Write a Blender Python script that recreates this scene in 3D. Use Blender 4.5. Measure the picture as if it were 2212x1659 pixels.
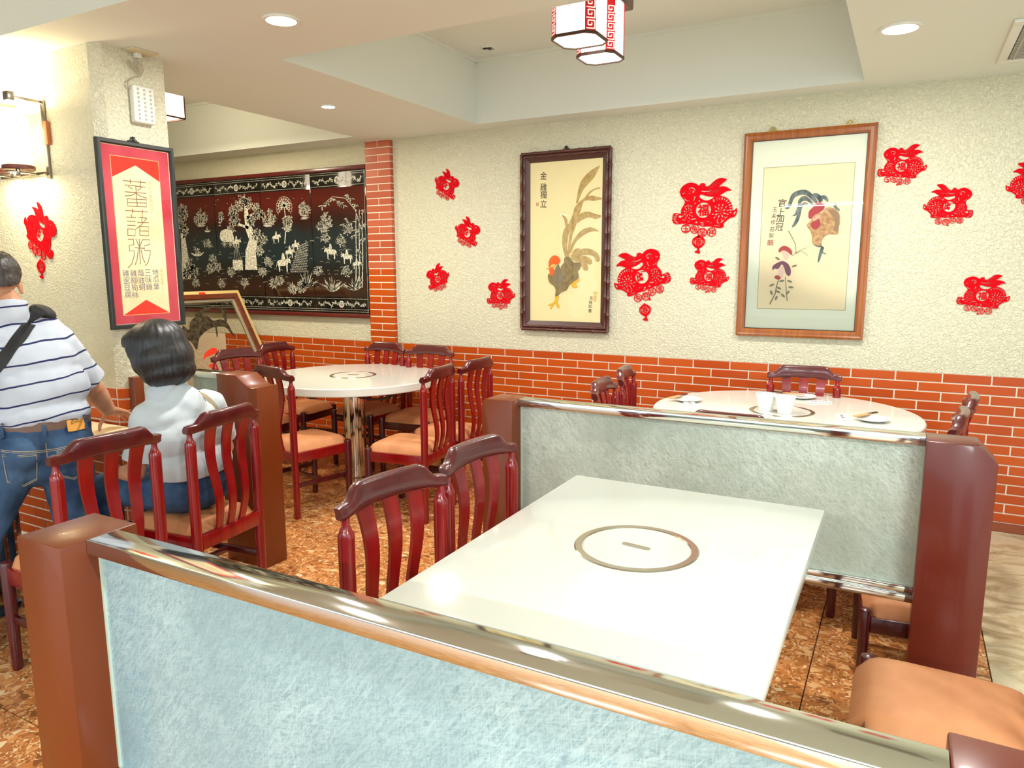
import bpy, bmesh, math, random
from math import sin, cos, pi, radians, sqrt, atan2
from mathutils import Vector, Matrix
for o in list(bpy.data.objects): bpy.data.objects.remove(o)
SC = bpy.context.scene
COL = SC.collection
RND = random.Random(7)

# ------------------------------------------------------------------ camera
cam_d = bpy.data.cameras.new('camera'); cam = bpy.data.objects.new('camera', cam_d); COL.objects.link(cam)
cam_d.sensor_fit = 'HORIZONTAL'; cam_d.sensor_width = 36.0; cam_d.lens = 1568.93 / 2212 * 36.0
cam_d.clip_start = 0.05; cam_d.clip_end = 200
def cam_matrix(yaw, pitch, roll, loc):
    f = Vector((-sin(yaw) * cos(pitch), cos(yaw) * cos(pitch), -sin(pitch)))
    r = Vector((cos(yaw), sin(yaw), 0)); u = r.cross(f)
    c, s = cos(roll), sin(roll)
    r2 = r * c + u * s; u2 = u * c - r * s
    m = Matrix((r2, u2, -f)).transposed().to_4x4(); m.translation = loc
    return m
cam.matrix_world = cam_matrix(radians(28.333), radians(9.019), radians(-0.147), Vector((0, 0, 1.5)))
SC.camera = cam

# ------------------------------------------------------------------ light and exposure
SC.view_settings.view_transform = 'Standard'; SC.view_settings.look = 'None'
SC.view_settings.gamma = 1.0; SC.view_settings.use_curve_mapping = False
SC.view_settings.exposure = 0.14
world = bpy.data.worlds.new('daylight'); SC.world = world; world.use_nodes = True
bg = world.node_tree.nodes['Background']
bg.inputs['Color'].default_value = (0.80, 0.93, 1.0, 1); bg.inputs['Strength'].default_value = 2.0

# ------------------------------------------------------------------ helpers
def lin(c):
    c = c / 255.0
    return c / 12.92 if c <= 0.04045 else ((c + 0.055) / 1.055) ** 2.4
def rgb(r, g, b): return (lin(r), lin(g), lin(b), 1.0)

class Mat:
    """small wrapper that builds a principled material"""
    def __init__(s, name, col, rough=0.5, metal=0.0, coat=0.0, spec=0.5):
        s.m = bpy.data.materials.new(name); s.m.use_nodes = True
        s.t = s.m.node_tree; s.b = s.t.nodes['Principled BSDF']
        s.b.inputs['Base Color'].default_value = col
        s.b.inputs['Roughness'].default_value = rough
        s.b.inputs['Metallic'].default_value = metal
        s.b.inputs['Coat Weight'].default_value = coat
        s.b.inputs['Coat Roughness'].default_value = 0.08
        s.b.inputs['Specular IOR Level'].default_value = spec
    def n(s, kind, **kw):
        nd = s.t.nodes.new(kind)
        for k, v in kw.items():
            if k in nd.inputs: nd.inputs[k].default_value = v
            else: setattr(nd, k, v)
        return nd
    def l(s, a, ao, b, bi): s.t.links.new(a.outputs[ao], b.inputs[bi])
    def coord(s, scale=(1, 1, 1), rot=(0, 0, 0), kind='Object'):
        tc = s.n('ShaderNodeTexCoord'); mp = s.n('ShaderNodeMapping')
        mp.inputs['Scale'].default_value = scale; mp.inputs['Rotation'].default_value = rot
        s.l(tc, kind, mp, 'Vector'); return mp
    def ramp(s, stops, interp='LINEAR'):
        r = s.n('ShaderNodeValToRGB'); cr = r.color_ramp; cr.interpolation = interp
        while len(cr.elements) > len(stops): cr.elements.remove(cr.elements[-1])
        while len(cr.elements) < len(stops): cr.elements.new(0.5)
        for e, (p, c) in zip(cr.elements, stops): e.position = p; e.color = c
        return r
    def bump(s, src, out, strength=0.3, dist=0.01):
        b = s.n('ShaderNodeBump'); b.inputs['Strength'].default_value = strength; b.inputs['Distance'].default_value = dist
        s.l(src, out, b, 'Height'); s.t.links.new(b.outputs['Normal'], s.b.inputs['Normal']); return b
    def noise_col(s, c1, c2, scale=(8, 8, 8), nscale=1.0, detail=4, lo=0.35, hi=0.65, dist=0.0, kind='Object'):
        mp = s.coord(scale, kind=kind); nz = s.n('ShaderNodeTexNoise', Scale=nscale, Detail=detail, Distortion=dist)
        s.l(mp, 'Vector', nz, 'Vector'); r = s.ramp([(lo, c1), (hi, c2)]); s.l(nz, 'Fac', r, 'Fac')
        s.t.links.new(r.outputs['Color'], s.b.inputs['Base Color']); return nz, r
    def vary(s, c1, c2):
        oi = s.n('ShaderNodeObjectInfo'); r = s.ramp([(0.0, c1), (1.0, c2)]); s.l(oi, 'Random', r, 'Fac')
        s.t.links.new(r.outputs['Color'], s.b.inputs['Base Color'])
    def emit(s, col, st):
        s.b.inputs['Emission Color'].default_value = col; s.b.inputs['Emission Strength'].default_value = st

class G:
    """collects vertices and faces, links them as one mesh object"""
    def __init__(s): s.v = []; s.f = []; s.mi = []; s.cur = 0
    def add(s, vs, fs):
        k = len(s.v); s.v += [tuple(p) for p in vs]
        for f in fs: s.f.append(tuple(i + k for i in f)); s.mi.append(s.cur)
        return s
    def box(s, x0, x1, y0, y1, z0, z1):
        return s.add([(x0, y0, z0), (x1, y0, z0), (x1, y1, z0), (x0, y1, z0), (x0, y0, z1), (x1, y0, z1), (x1, y1, z1), (x0, y1, z1)],
                     [(3, 2, 1, 0), (4, 5, 6, 7), (0, 1, 5, 4), (1, 2, 6, 5), (2, 3, 7, 6), (3, 0, 4, 7)])
    def bar(s, a, b, w, t, up=(0, 0, 1)):
        """rectangular bar from a to b, w across, t along the up direction"""
        a = Vector(a); b = Vector(b); d = (b - a).normalized(); up = Vector(up)
        x = d.cross(up).normalized(); u = x.cross(d)
        vs = []
        for p in (a, b):
            for sx, su in ((-1, -1), (1, -1), (1, 1), (-1, 1)): vs.append(p + x * sx * w / 2 + u * su * t / 2)
        return s.add(vs, [(0, 1, 2, 3), (7, 6, 5, 4), (0, 4, 5, 1), (1, 5, 6, 2), (2, 6, 7, 3), (3, 7, 4, 0)])
    def tube(s, pts, rad, n=10, cap=True):
        pts = [Vector(p) for p in pts]
        if not hasattr(rad, '__len__'): rad = [rad] * len(pts)
        ring = []; prev = None; vs = []
        for i, p in enumerate(pts):
            d = (pts[min(i + 1, len(pts) - 1)] - pts[max(i - 1, 0)]).normalized()
            if prev is None:
                a = Vector((0, 0, 1)) if abs(d.z) < 0.9 else Vector((1, 0, 0))
                x = d.cross(a).normalized()
            else: x = (prev - d * prev.dot(d)).normalized()
            prev = x; y = d.cross(x)
            for k in range(n): vs.append(p + (x * cos(2 * pi * k / n) + y * sin(2 * pi * k / n)) * rad[i])
        fs = []
        for i in range(len(pts) - 1):
            for k in range(n):
                a, b = i * n + k, i * n + (k + 1) % n
                fs.append((a, b, b + n, a + n))
        if cap: fs.append(tuple(reversed(range(n)))); fs.append(tuple(range((len(pts) - 1) * n, len(pts) * n)))
        return s.add(vs, fs)
    def lathe(s, prof, n=24, c=(0, 0, 0), cap=True):
        vs = []; fs = []
        for r, z in prof:
            for k in range(n): vs.append((c[0] + r * cos(2 * pi * k / n), c[1] + r * sin(2 * pi * k / n), c[2] + z))
        for i in range(len(prof) - 1):
            for k in range(n):
                a, b = i * n + k, i * n + (k + 1) % n
                fs.append((a, b, b + n, a + n))
        if cap: fs.append(tuple(reversed(range(n)))); fs.append(tuple(range((len(prof) - 1) * n, len(prof) * n)))
        return s.add(vs, fs)
    def grid(s, rows, closed=False, cap=False):
        m = len(rows[0]); vs = [p for r in rows for p in r]; fs = []
        for i in range(len(rows) - 1):
            for k in range(m if closed else m - 1):
                a, b = i * m + k, i * m + (k + 1) % m
                fs.append((a, b, b + m, a + m))
        if cap: fs.append(tuple(reversed(range(m)))); fs.append(tuple(range((len(rows) - 1) * m, len(rows) * m)))
        return s.add(vs, fs)
    def prism(s, poly, d0, d1, plane='XZ'):
        """extrude a polygon (counter-clockwise seen against the extrusion) through the depth axis"""
        n = len(poly)
        def mk(p, d): return (p[0], d, p[1]) if plane == 'XZ' else ((d, p[0], p[1]) if plane == 'YZ' else (p[0], p[1], d))
        vs = [mk(p, d0) for p in poly] + [mk(p, d1) for p in poly]
        fs = [tuple(range(n)), tuple(reversed(range(n, 2 * n)))] + [(i, i + n, (i + 1) % n + n, (i + 1) % n) for i in range(n)]
        return s.add(vs, fs)
    def ell(s, c, r, nu=14, nv=9):
        vs = []; fs = []
        for j in range(1, nv):
            t = pi * j / nv
            for k in range(nu):
                p = 2 * pi * k / nu; vs.append((c[0] + r[0] * sin(t) * cos(p), c[1] + r[1] * sin(t) * sin(p), c[2] - r[2] * cos(t)))
        b = len(vs); vs += [(c[0], c[1], c[2] - r[2]), (c[0], c[1], c[2] + r[2])]
        for j in range(nv - 2):
            for k in range(nu):
                a, d = j * nu + k, j * nu + (k + 1) % nu; fs.append((a, d, d + nu, a + nu))
        for k in range(nu):
            fs.append((b, (k + 1) % nu, k)); fs.append((b + 1, (nv - 2) * nu + k, (nv - 2) * nu + (k + 1) % nu))
        return s.add(vs, fs)
    def xf(s, m, start=0):
        for i in range(start, len(s.v)): s.v[i] = tuple(m @ Vector(s.v[i]))
        return s
    def mesh(s, name, mats, smooth=35, bevel=0.0, seg=2):
        me = bpy.data.meshes.new(name); me.from_pydata(s.v, [], s.f)
        mats = mats if isinstance(mats, (list, tuple)) else [mats]
        for m in mats: me.materials.append(m.m if isinstance(m, Mat) else m)
        if len(mats) > 1:
            me.polygons.foreach_set('material_index', s.mi)
        bm = bmesh.new(); bm.from_mesh(me); bmesh.ops.recalc_face_normals(bm, faces=bm.faces)
        if bevel:
            es = [e for e in bm.edges if len(e.link_faces) == 2 and e.calc_face_angle(0) > radians(35)]
            bmesh.ops.bevel(bm, geom=es, offset=bevel, segments=seg, affect='EDGES', profile=0.5, clamp_overlap=True)
        bm.to_mesh(me); bm.free()
        if smooth:
            me.polygons.foreach_set('use_smooth', [True] * len(me.polygons)); me.set_sharp_from_angle(angle=radians(smooth))
        me.update(); return me
    def obj(s, name, mats, parent=None, smooth=35, bevel=0.0, seg=2, loc=None, rot=None):
        return link(name, s.mesh(name, mats, smooth, bevel, seg), parent, loc, rot)

def link(name, me, parent=None, loc=None, rot=None):
    o = bpy.data.objects.new(name, me); COL.objects.link(o)
    if parent: o.parent = parent
    if loc is not None: o.location = loc
    if rot is not None: o.rotation_euler = rot
    return o
def tag(o, label=None, cat=None, group=None, kind=None):
    if label: o['label'] = label
    if cat: o['category'] = cat
    if group: o['group'] = group
    if kind: o['kind'] = kind
    return o
def thing(name, label, cat, loc=(0, 0, 0), rot=(0, 0, 0), group=None, kind=None):
    o = bpy.data.objects.new(name, None); COL.objects.link(o); o.empty_display_size = 0.1
    o.location = loc; o.rotation_euler = rot
    return tag(o, label, cat, group, kind)
def dup(root, loc, rot, label, group=None):
    r = root.copy(); COL.objects.link(r); r.location = loc; r.rotation_euler = rot; r['label'] = label
    if group: r['group'] = group
    for ch in list(root.children):
        c = ch.copy(); COL.objects.link(c); c.parent = r
        for g in list(ch.children):
            d = g.copy(); COL.objects.link(d); d.parent = c
    return r

def harvest(ob):
    """mesh data of a curve or text object"""
    COL.objects.link(ob); dg = bpy.context.evaluated_depsgraph_get(); dg.update()
    me = bpy.data.meshes.new_from_object(ob.evaluated_get(dg))
    vs = [tuple(v.co) for v in me.vertices]; fs = [tuple(p.vertices) for p in me.polygons]
    d = ob.data; bpy.data.objects.remove(ob); bpy.data.curves.remove(d); bpy.data.meshes.remove(me)
    return vs, fs
def flat(polys, half=0.001):
    """filled flat shape in XY; inner outlines become holes"""
    cu = bpy.data.curves.new('flat', 'CURVE'); cu.dimensions = '2D'; cu.fill_mode = 'BOTH'; cu.extrude = half
    for pl in polys:
        sp = cu.splines.new('POLY'); sp.points.add(len(pl) - 1)
        for p, q in zip(sp.points, pl): p.co = (q[0], q[1], 0, 1)
        sp.use_cyclic_u = True
    return harvest(bpy.data.objects.new('flat', cu))
_gl = {}
def glyph(txt, half=0.0006, off=0.0, res=2):
    """text outline centred on its own box and scaled to height-independent em = 1"""
    k = (txt, half, off)
    if k not in _gl:
        cu = bpy.data.curves.new('text', 'FONT'); cu.body = txt; cu.size = 1.0; cu.extrude = 0.0; cu.offset = off; cu.resolution_u = res
        vs, fs = harvest(bpy.data.objects.new('text', cu))
        xs = [v[0] for v in vs]; ys = [v[1] for v in vs]
        cx, cy = (min(xs) + max(xs)) / 2, (min(ys) + max(ys)) / 2
        _gl[k] = ([(x - cx, y - cy, z) for x, y, z in vs], fs, max(xs) - min(xs), max(ys) - min(ys))
    return _gl[k]
def put_text(g, txt, x, y, w, h, z, off=0.0, rot=0.0):
    vs, fs, ew, eh = glyph(txt, 0.0006, off)
    sx = w / max(ew, 1e-6); sy = h / max(eh, 1e-6) if eh > 0.25 * ew else sx
    c, s_ = cos(rot), sin(rot)
    g.add([(x + (a * sx) * c - (b * sy) * s_, y + (a * sx) * s_ + (b * sy) * c, z) for a, b, _ in vs], fs)
def smooth_poly(pts, n=4):
    out = []; m = len(pts)
    for i in range(m):
        p0, p1, p2, p3 = pts[i - 1], pts[i], pts[(i + 1) % m], pts[(i + 2) % m]
        for k in range(n):
            t = k / n
            out.append(tuple(0.5 * ((2 * p1[j]) + (-p0[j] + p2[j]) * t + (2 * p0[j] - 5 * p1[j] + 4 * p2[j] - p3[j]) * t * t + (-p0[j] + 3 * p1[j] - 3 * p2[j] + p3[j]) * t ** 3) for j in (0, 1)))
    return out
def put_flat(g, polys, z, half=0.0006):
    vs, fs = flat(polys, half); g.add([(x, y, z + w) for x, y, w in vs], fs)
def ribbon(g, pts, w0, w1, z):
    """flat tapering brush stroke in XY"""
    m = len(pts); L = []; R = []
    for i, p in enumerate(pts):
        a = pts[max(i - 1, 0)]; b = pts[min(i + 1, m - 1)]
        dx, dy = b[0] - a[0], b[1] - a[1]; l = max(sqrt(dx * dx + dy * dy), 1e-6); nx, ny = -dy / l, dx / l
        w = (w0 + (w1 - w0) * i / max(m - 1, 1)) / 2
        L.append((p[0] + nx * w, p[1] + ny * w, z)); R.append((p[0] - nx * w, p[1] - ny * w, z))
    g.grid([L, R])
ROT_BACK = (pi / 2, 0, 0)          # local XY plane stands on a wall that faces the room (normal to -Y)
ROT_SIDE = (pi / 2, 0, pi / 2)     # on a wall facing +X

# ------------------------------------------------------------------ materials
def mat_plaster():
    m = Mat('stucco', rgb(230, 226, 198), 0.42, spec=0.35)
    mp = m.coord(); n1 = m.n('ShaderNodeTexNoise', Scale=62.0, Detail=3.0, Roughness=0.6, Distortion=1.2); m.l(mp, 'Vector', n1, 'Vector')
    r = m.ramp([(0.33, (0, 0, 0, 1)), (0.67, (1, 1, 1, 1))]); m.l(n1, 'Fac', r, 'Fac')
    m.bump(r, 'Color', 0.75, 0.0085); return m
def mat_breccia():
    m = Mat('red breccia', rgb(160, 95, 50), 0.22, coat=0.15)
    mp = m.coord(kind='Object')
    w = m.n('ShaderNodeTexNoise', Scale=9.0, Detail=2.0); m.l(mp, 'Vector', w, 'Vector')
    mx = m.n('ShaderNodeMix', data_type='VECTOR'); mx.inputs['Factor'].default_value = 0.06
    m.t.links.new(mp.outputs['Vector'], mx.inputs[4]); m.t.links.new(w.outputs['Color'], mx.inputs[5])
    cols = [(0.0, rgb(140, 86, 46)), (0.12, rgb(182, 114, 60)), (0.36, rgb(212, 144, 84)), (0.55, rgb(170, 106, 58)), (0.68, rgb(226, 174, 118)), (0.84, rgb(198, 126, 66)), (0.93, rgb(236, 206, 160)), (0.98, rgb(208, 140, 84))]
    outs = []
    for sc, st in ((32.0, (1, 1.6, 1)), (75.0, (1.5, 1, 1)), (150.0, (1, 1.3, 1))):
        mm = m.n('ShaderNodeMapping'); mm.inputs['Scale'].default_value = st; m.t.links.new(mx.outputs[1], mm.inputs['Vector'])
        v = m.n('ShaderNodeTexVoronoi', Scale=sc); m.l(mm, 'Vector', v, 'Vector')
        sp = m.n('ShaderNodeSeparateColor'); m.l(v, 'Color', sp, 'Color'); r = m.ramp(cols, 'CONSTANT'); m.l(sp, 'Red', r, 'Fac')
        outs.append((r, sp))
    a = m.n('ShaderNodeMix', data_type='RGBA'); m.t.links.new(outs[1][0].outputs['Color'], a.inputs[6]); m.t.links.new(outs[2][0].outputs['Color'], a.inputs[7])
    ga = m.ramp([(0.48, (0, 0, 0, 1)), (0.52, (1, 1, 1, 1))]); m.t.links.new(outs[1][1].outputs['Green'], ga.inputs['Fac']); m.t.links.new(ga.outputs['Color'], a.inputs['Factor'])
    b = m.n('ShaderNodeMix', data_type='RGBA'); m.t.links.new(a.outputs[2], b.inputs[6]); m.t.links.new(outs[0][0].outputs['Color'], b.inputs[7])
    gb = m.ramp([(0.62, (0, 0, 0, 1)), (0.66, (1, 1, 1, 1))]); m.t.links.new(outs[0][1].outputs['Green'], gb.inputs['Fac']); m.t.links.new(gb.outputs['Color'], b.inputs['Factor'])
    m.t.links.new(b.outputs[2], m.b.inputs['Base Color']); return m
def mat_marble():
    m = Mat('cream marble', rgb(205, 190, 155), 0.25, coat=0.1)
    mp = m.coord((1, 1.6, 1)); n = m.n('ShaderNodeTexNoise', Scale=3.2, Detail=8.0, Roughness=0.65, Distortion=1.6); m.l(mp, 'Vector', n, 'Vector')
    r = m.ramp([(0.25, rgb(120, 104, 78)), (0.42, rgb(186, 168, 130)), (0.55, rgb(216, 202, 168)), (0.75, rgb(196, 178, 140))]); m.l(n, 'Fac', r, 'Fac')
    m.t.links.new(r.outputs['Color'], m.b.inputs['Base Color']); return m
def mat_wood(name, c1, c2, rough=0.28, coat=0.5, sc=(30, 30, 4)):
    m = Mat(name, c1, rough, coat=coat); m.noise_col(c1, c2, sc, 1.0, 4, 0.3, 0.7, 0.4); return m
def mat_fibre(name, c1, c2, c3, ang=0.6):
    """fibre-laminated glass panel"""
    m = Mat(name, c1, 0.16, coat=0.35)
    mp0 = m.coord(); big = m.n('ShaderNodeTexNoise', Scale=3.0, Detail=3.0); m.l(mp0, 'Vector', big, 'Vector')
    acc = None
    for k, a in enumerate((ang, ang - 0.6, ang + 0.7)):
        vr = m.n('ShaderNodeVectorRotate', rotation_type='Y_AXIS'); vr.inputs['Angle'].default_value = a; m.l(mp0, 'Vector', vr, 'Vector')
        mp = m.n('ShaderNodeMapping'); mp.inputs['Scale'].default_value = (22, 22, 130); m.l(vr, 'Vector', mp, 'Vector'); n = m.n('ShaderNodeTexNoise', Scale=1.0 + 0.35 * k, Detail=5.0, Roughness=0.62, Distortion=1.3); m.l(mp, 'Vector', n, 'Vector')
        r = m.ramp([(0.38, (0, 0, 0, 1)), (0.74, (1, 1, 1, 1))]); m.l(n, 'Fac', r, 'Fac')
        if acc is None: acc = r.outputs['Color']
        else:
            ad = m.n('ShaderNodeMix', data_type='RGBA', blend_type='SCREEN'); ad.inputs['Factor'].default_value = 0.8
            m.t.links.new(acc, ad.inputs[6]); m.t.links.new(r.outputs['Color'], ad.inputs[7]); acc = ad.outputs[2]
    mu = m.n('ShaderNodeMix', data_type='RGBA', blend_type='MULTIPLY'); mu.inputs['Factor'].default_value = 0.75
    rb = m.ramp([(0.3, (0.25, 0.25, 0.25, 1)), (0.65, (1, 1, 1, 1))]); m.l(big, 'Fac', rb, 'Fac')
    m.t.links.new(acc, mu.inputs[6]); m.t.links.new(rb.outputs['Color'], mu.inputs[7])
    r2 = m.ramp([(0.0, c1), (0.45, c2), (1.0, c3)]); m.t.links.new(mu.outputs[2], r2.inputs['Fac'])
    m.t.links.new(r2.outputs['Color'], m.b.inputs['Base Color']); return m
def mat_pane(name, tint=(1, 1, 1, 1), ior=1.5):
    """thin clear glass: see-through with a mirror-like sheen"""
    m = Mat(name, tint, 0.0); t = m.t
    tr = t.nodes.new('ShaderNodeBsdfTransparent'); tr.inputs['Color'].default_value = tint
    gl = t.nodes.new('ShaderNodeBsdfGlossy'); gl.inputs['Roughness'].default_value = 0.01
    fr = t.nodes.new('ShaderNodeFresnel'); fr.inputs['IOR'].default_value = ior
    mx = t.nodes.new('ShaderNodeMixShader')
    t.links.new(fr.outputs[0], mx.inputs[0]); t.links.new(tr.outputs[0], mx.inputs[1]); t.links.new(gl.outputs[0], mx.inputs[2])
    t.links.new(mx.outputs[0], t.nodes['Material Output'].inputs['Surface']); return m
def mat_brick(name, c1, c2):
    m = Mat(name, c1, 0.42, coat=0.08, spec=0.35); m.vary(c1, c2); return m

PLASTER = mat_plaster()
CEIL = Mat('ceiling paint', rgb(224, 229, 219), 0.75, spec=0.2)
BRICK = mat_brick('orange glazed brick', rgb(180, 68, 4), rgb(194, 82, 10))
BRICKP = mat_brick('pillar brick', rgb(178, 80, 48), rgb(196, 104, 72))
GROUT = Mat('pale grout', rgb(240, 222, 200), 0.8)
SKIRT = Mat('brown skirting tile', rgb(140, 62, 24), 0.35)
BRECCIA = mat_breccia(); MARBLE = mat_marble()
JOINT = Mat('dark floor joint', rgb(60, 40, 28), 0.8)
WOOD = mat_wood('red lacquered wood', rgb(146, 6, 12), rgb(116, 4, 10), 0.26, 0.4)
WOODC = mat_wood('scuffed crest lacquer with sheen', rgb(92, 20, 24), rgb(74, 14, 20), 0.3, 0.5)  # same lacquer, browner: reflected sheen on the crest put into the colour, plus scuffs
WOODD = mat_wood('dark red lacquer', rgb(84, 8, 14), rgb(60, 6, 12), 0.3, 0.4)
def mat_vinyl():
    m = Mat('orange vinyl', rgb(206, 132, 78), 0.55, spec=0.3)
    nz, r = m.noise_col(rgb(200, 132, 86), rgb(208, 142, 96), (14, 14, 14), 1.0, 5)
    n2 = m.n('ShaderNodeTexNoise', Scale=220.0); m.bump(n2, 'Fac', 0.08, 0.002); return m
VINYL = mat_vinyl()
LAMI = Mat('brown laminate', rgb(124, 56, 28), 0.34, coat=0.12, spec=0.35); LAMI.noise_col(rgb(108, 44, 10), rgb(118, 52, 14), (3, 3, 1), 1.0)
LAMIR = Mat('red brown laminate', rgb(118, 44, 34), 0.3, coat=0.15, spec=0.35); LAMIR.noise_col(rgb(98, 32, 20), rgb(108, 38, 24), (3, 3, 1), 1.0)
STEEL = Mat('mirror steel', (0.70, 0.71, 0.67, 1), 0.08, 1.0)
def mat_brushed():
    m = Mat('brushed steel', (0.55, 0.54, 0.48, 1), 0.22, 1.0)
    return m
BRUSH = mat_brushed()
WHITE_TOP = Mat('white table laminate', rgb(224, 226, 216), 0.14, coat=0.25)
FIBRE_A = mat_fibre('blue fibre glass', rgb(122, 150, 158), rgb(142, 170, 176), rgb(184, 206, 208), 0.9)
FIBRE_B = mat_fibre('grey fibre glass', rgb(146, 156, 142), rgb(178, 186, 172), rgb(220, 226, 214), -0.7)
PANE = mat_pane('frame glass', (1, 1, 1, 1), 1.36)
BLACK = Mat('black plastic', rgb(22, 22, 24), 0.4)
BLACKM = Mat('black painted metal', rgb(20, 19, 20), 0.4, 0.2)
WHITEP = Mat('white plastic', rgb(226, 226, 216), 0.4)
CERAMIC = Mat('white porcelain', rgb(238, 240, 238), 0.12, coat=0.3)
PAPER_W = Mat('white paper', rgb(236, 234, 226), 0.7)
REDPAPER = Mat('red paper', rgb(208, 4, 20), 0.8, spec=0.08)

# ------------------------------------------------------------------ the room
ZS = 2.516; ZT = 2.945; WY = 4.84; WAIN = 0.897; PITCH = 0.0562; SKZ = 0.054
floor = tag(G().box(-8, 3.2, -4, 5.0, -0.12, -0.012).obj('floor', JOINT, smooth=0), 'stone floor of brown breccia slabs with a cream marble strip at the right', kind='structure')
def floor_tile(x0, x1, y0, y1, mat):
    g = G(); c = 0.0012
    g.add([(x0, y0, -0.012), (x1, y0, -0.012), (x1, y1, -0.012), (x0, y1, -0.012), (x0 + c, y0 + c, 0), (x1 - c, y0 + c, 0), (x1 - c, y1 - c, 0), (x0 + c, y1 - c, 0)],
          [(4, 5, 6, 7), (0, 1, 5, 4), (1, 2, 6, 5), (2, 3, 7, 6), (3, 0, 4, 7)])
    g.obj('floor_tile', mat, floor, smooth=0)
ys = [-3.005 + 0.6 * k for k in range(14)]
for i in range(11):
    for k in range(13):
        x1 = 0.38 - 0.6 * i; floor_tile(x1 - 0.6 + 0.0012, x1 - 0.0012, ys[k] + 0.0012, min(ys[k] + 0.6, 4.84) - 0.0012, BRECCIA)
for i in range(4):
    for k in range(13):
        x0 = 0.38 + 0.6 * i; y0 = -2.7 + 0.6 * k
        if y0 < 4.8: floor_tile(x0 + 0.0015, x0 + 0.6 - 0.0015, y0 + 0.0015, min(y0 + 0.6, 4.84) - 0.0015, MARBLE)

# ceiling: lowered soffit with three raised trays
def ceiling():
    g = G(); trays = [(-2.775, -0.285, 2.77, 4.625), (-7.2, -3.87, 2.72, 4.59), (-7.2, -1.5, -1.6, 1.92)]
    xs = sorted({-8.0, 3.2} | {t[0] for t in trays} | {t[1] for t in trays}); yy = sorted({-4.0, 4.95} | {t[2] for t in trays} | {t[3] for t in trays})
    for a, b in zip(xs, xs[1:]):
        for c, d in zip(yy, yy[1:]):
            mx, my = (a + b) / 2, (c + d) / 2
            if any(t[0] < mx < t[1] and t[2] < my < t[3] for t in trays): continue
            g.box(a, b, c, d, ZS, ZT + 0.02)
    g.box(-8, 3.2, -4, 4.95, ZT, ZT + 0.15)
    for x0, x1, y0, y1 in trays:      # small shadow-gap moulding round the top of each tray
        h = 0.014
        g.box(x0, x1, y1 - h, y1, ZT - 0.02, ZT); g.box(x0, x0 + h, y0, y1, ZT - 0.02, ZT); g.box(x1 - h, x1, y0, y1, ZT - 0.02, ZT); g.box(x0, x1, y0, y0 + h, ZT - 0.02, ZT)
    return g.obj('ceiling', CEIL, smooth=0)
tag(ceiling(), 'off-white plastered ceiling with raised rectangular trays', kind='structure')

# walls
wall_back = tag(G().box(-3.685, 3.2, WY, WY + 0.11, WAIN, ZS).obj('wall_back', PLASTER, smooth=0), 'cream stucco wall above a low band of orange brick', kind='structure')
G().box(-3.685, 3.2, WY + 0.004, WY + 0.11, 0, WAIN).obj('grout', GROUT, wall_back, smooth=0)
wall_bay = tag(G().box(-8, -3.94, WY, WY + 0.11, WAIN, ZS).obj('wall_bay', PLASTER, smooth=0), 'cream stucco wall of the left bay behind the black lacquer panel', kind='structure')
G().box(-8, -3.94, WY + 0.004, WY + 0.11, 0, WAIN).obj('grout', GROUT, wall_bay, smooth=0)
wall_left = tag(G().prism([(-8, 2.155), (-3.345, 2.155), (-3.30, 2.195), (-3.30, 2.51), (-8, 2.51)], 0.0, ZS, 'XY').obj('wall_left', PLASTER, smooth=0), 'cream stucco wall end with a chamfered corner beside the seated couple', kind='structure')
tag(G().box(3.2, 3.3, 2.6, 4.95, 0, ZT).box(3.2, 3.3, -4, 2.6, 2.35, ZT).box(3.2, 3.3, -4, 2.6, 0, 0.4).obj('wall_right', PLASTER, smooth=0), 'plain cream wall outside the right of the view', kind='structure')
tag(G().box(-8.1, -8, -4, 4.95, 0, ZT).obj('wall_far_left', PLASTER, smooth=0), 'plain cream wall outside the left of the view', kind='structure')

_bm = {}
def brick_mesh(w, h, d, mat):
    k = (round(w, 3), round(h, 3), round(d, 3), mat.m.name)
    if k not in _bm:
        c = 0.0022; g = G(); w2, h2 = w / 2, h / 2
        g.add([(-w2, -h2, 0), (w2, -h2, 0), (w2, h2, 0), (-w2, h2, 0), (-w2, -h2, d - c), (w2, -h2, d - c), (w2, h2, d - c), (-w2, h2, d - c), (-w2 + c, -h2 + c, d), (w2 - c, -h2 + c, d), (w2 - c, h2 - c, d), (-w2 + c, h2 - c, d)],
              [(0, 1, 5, 4), (1, 2, 6, 5), (2, 3, 7, 6), (3, 0, 4, 7), (4, 5, 9, 8), (5, 6, 10, 9), (6, 7, 11, 10), (7, 4, 8, 11), (8, 9, 10, 11)])
        _bm[k] = g.mesh('brick', mat, 0)
    return _bm[k]
J = 0.0085
def bricks(parent, x_lo, x_hi, y, phase, rows, limit=300):
    n = 0; rest = G()
    for r in range(rows):
        z = WAIN - PITCH * (r + 0.5); x = x_lo - 1.0; x = phase + 0.241 * math.floor((x_lo - phase) / 0.241) - (0.1205 if r % 2 else 0.0)
        while x < x_hi:
            a, b = max(x, x_lo), min(x + 0.241, x_hi)
            if b - a > 0.02:
                if n < limit and b < 0.95: link('brick', brick_mesh(b - a - J, PITCH - J, 0.0065, BRICK), parent, ((a + b) / 2, y + 0.005, z), ROT_BACK); n += 1
                else: rest.box(a + J / 2, b - J / 2, y - 0.004, y + 0.005, z - (PITCH - J) / 2, z + (PITCH - J) / 2)
            x += 0.241
    if rest.v: tag(rest.obj('brick_run', BRICK, parent, smooth=0), kind='stuff')
bricks(wall_back, -3.685, 3.2, WY, -0.262, 15)
bricks(wall_bay, -5.75, -3.94, WY, -0.262 - 0.03, 15)
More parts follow.
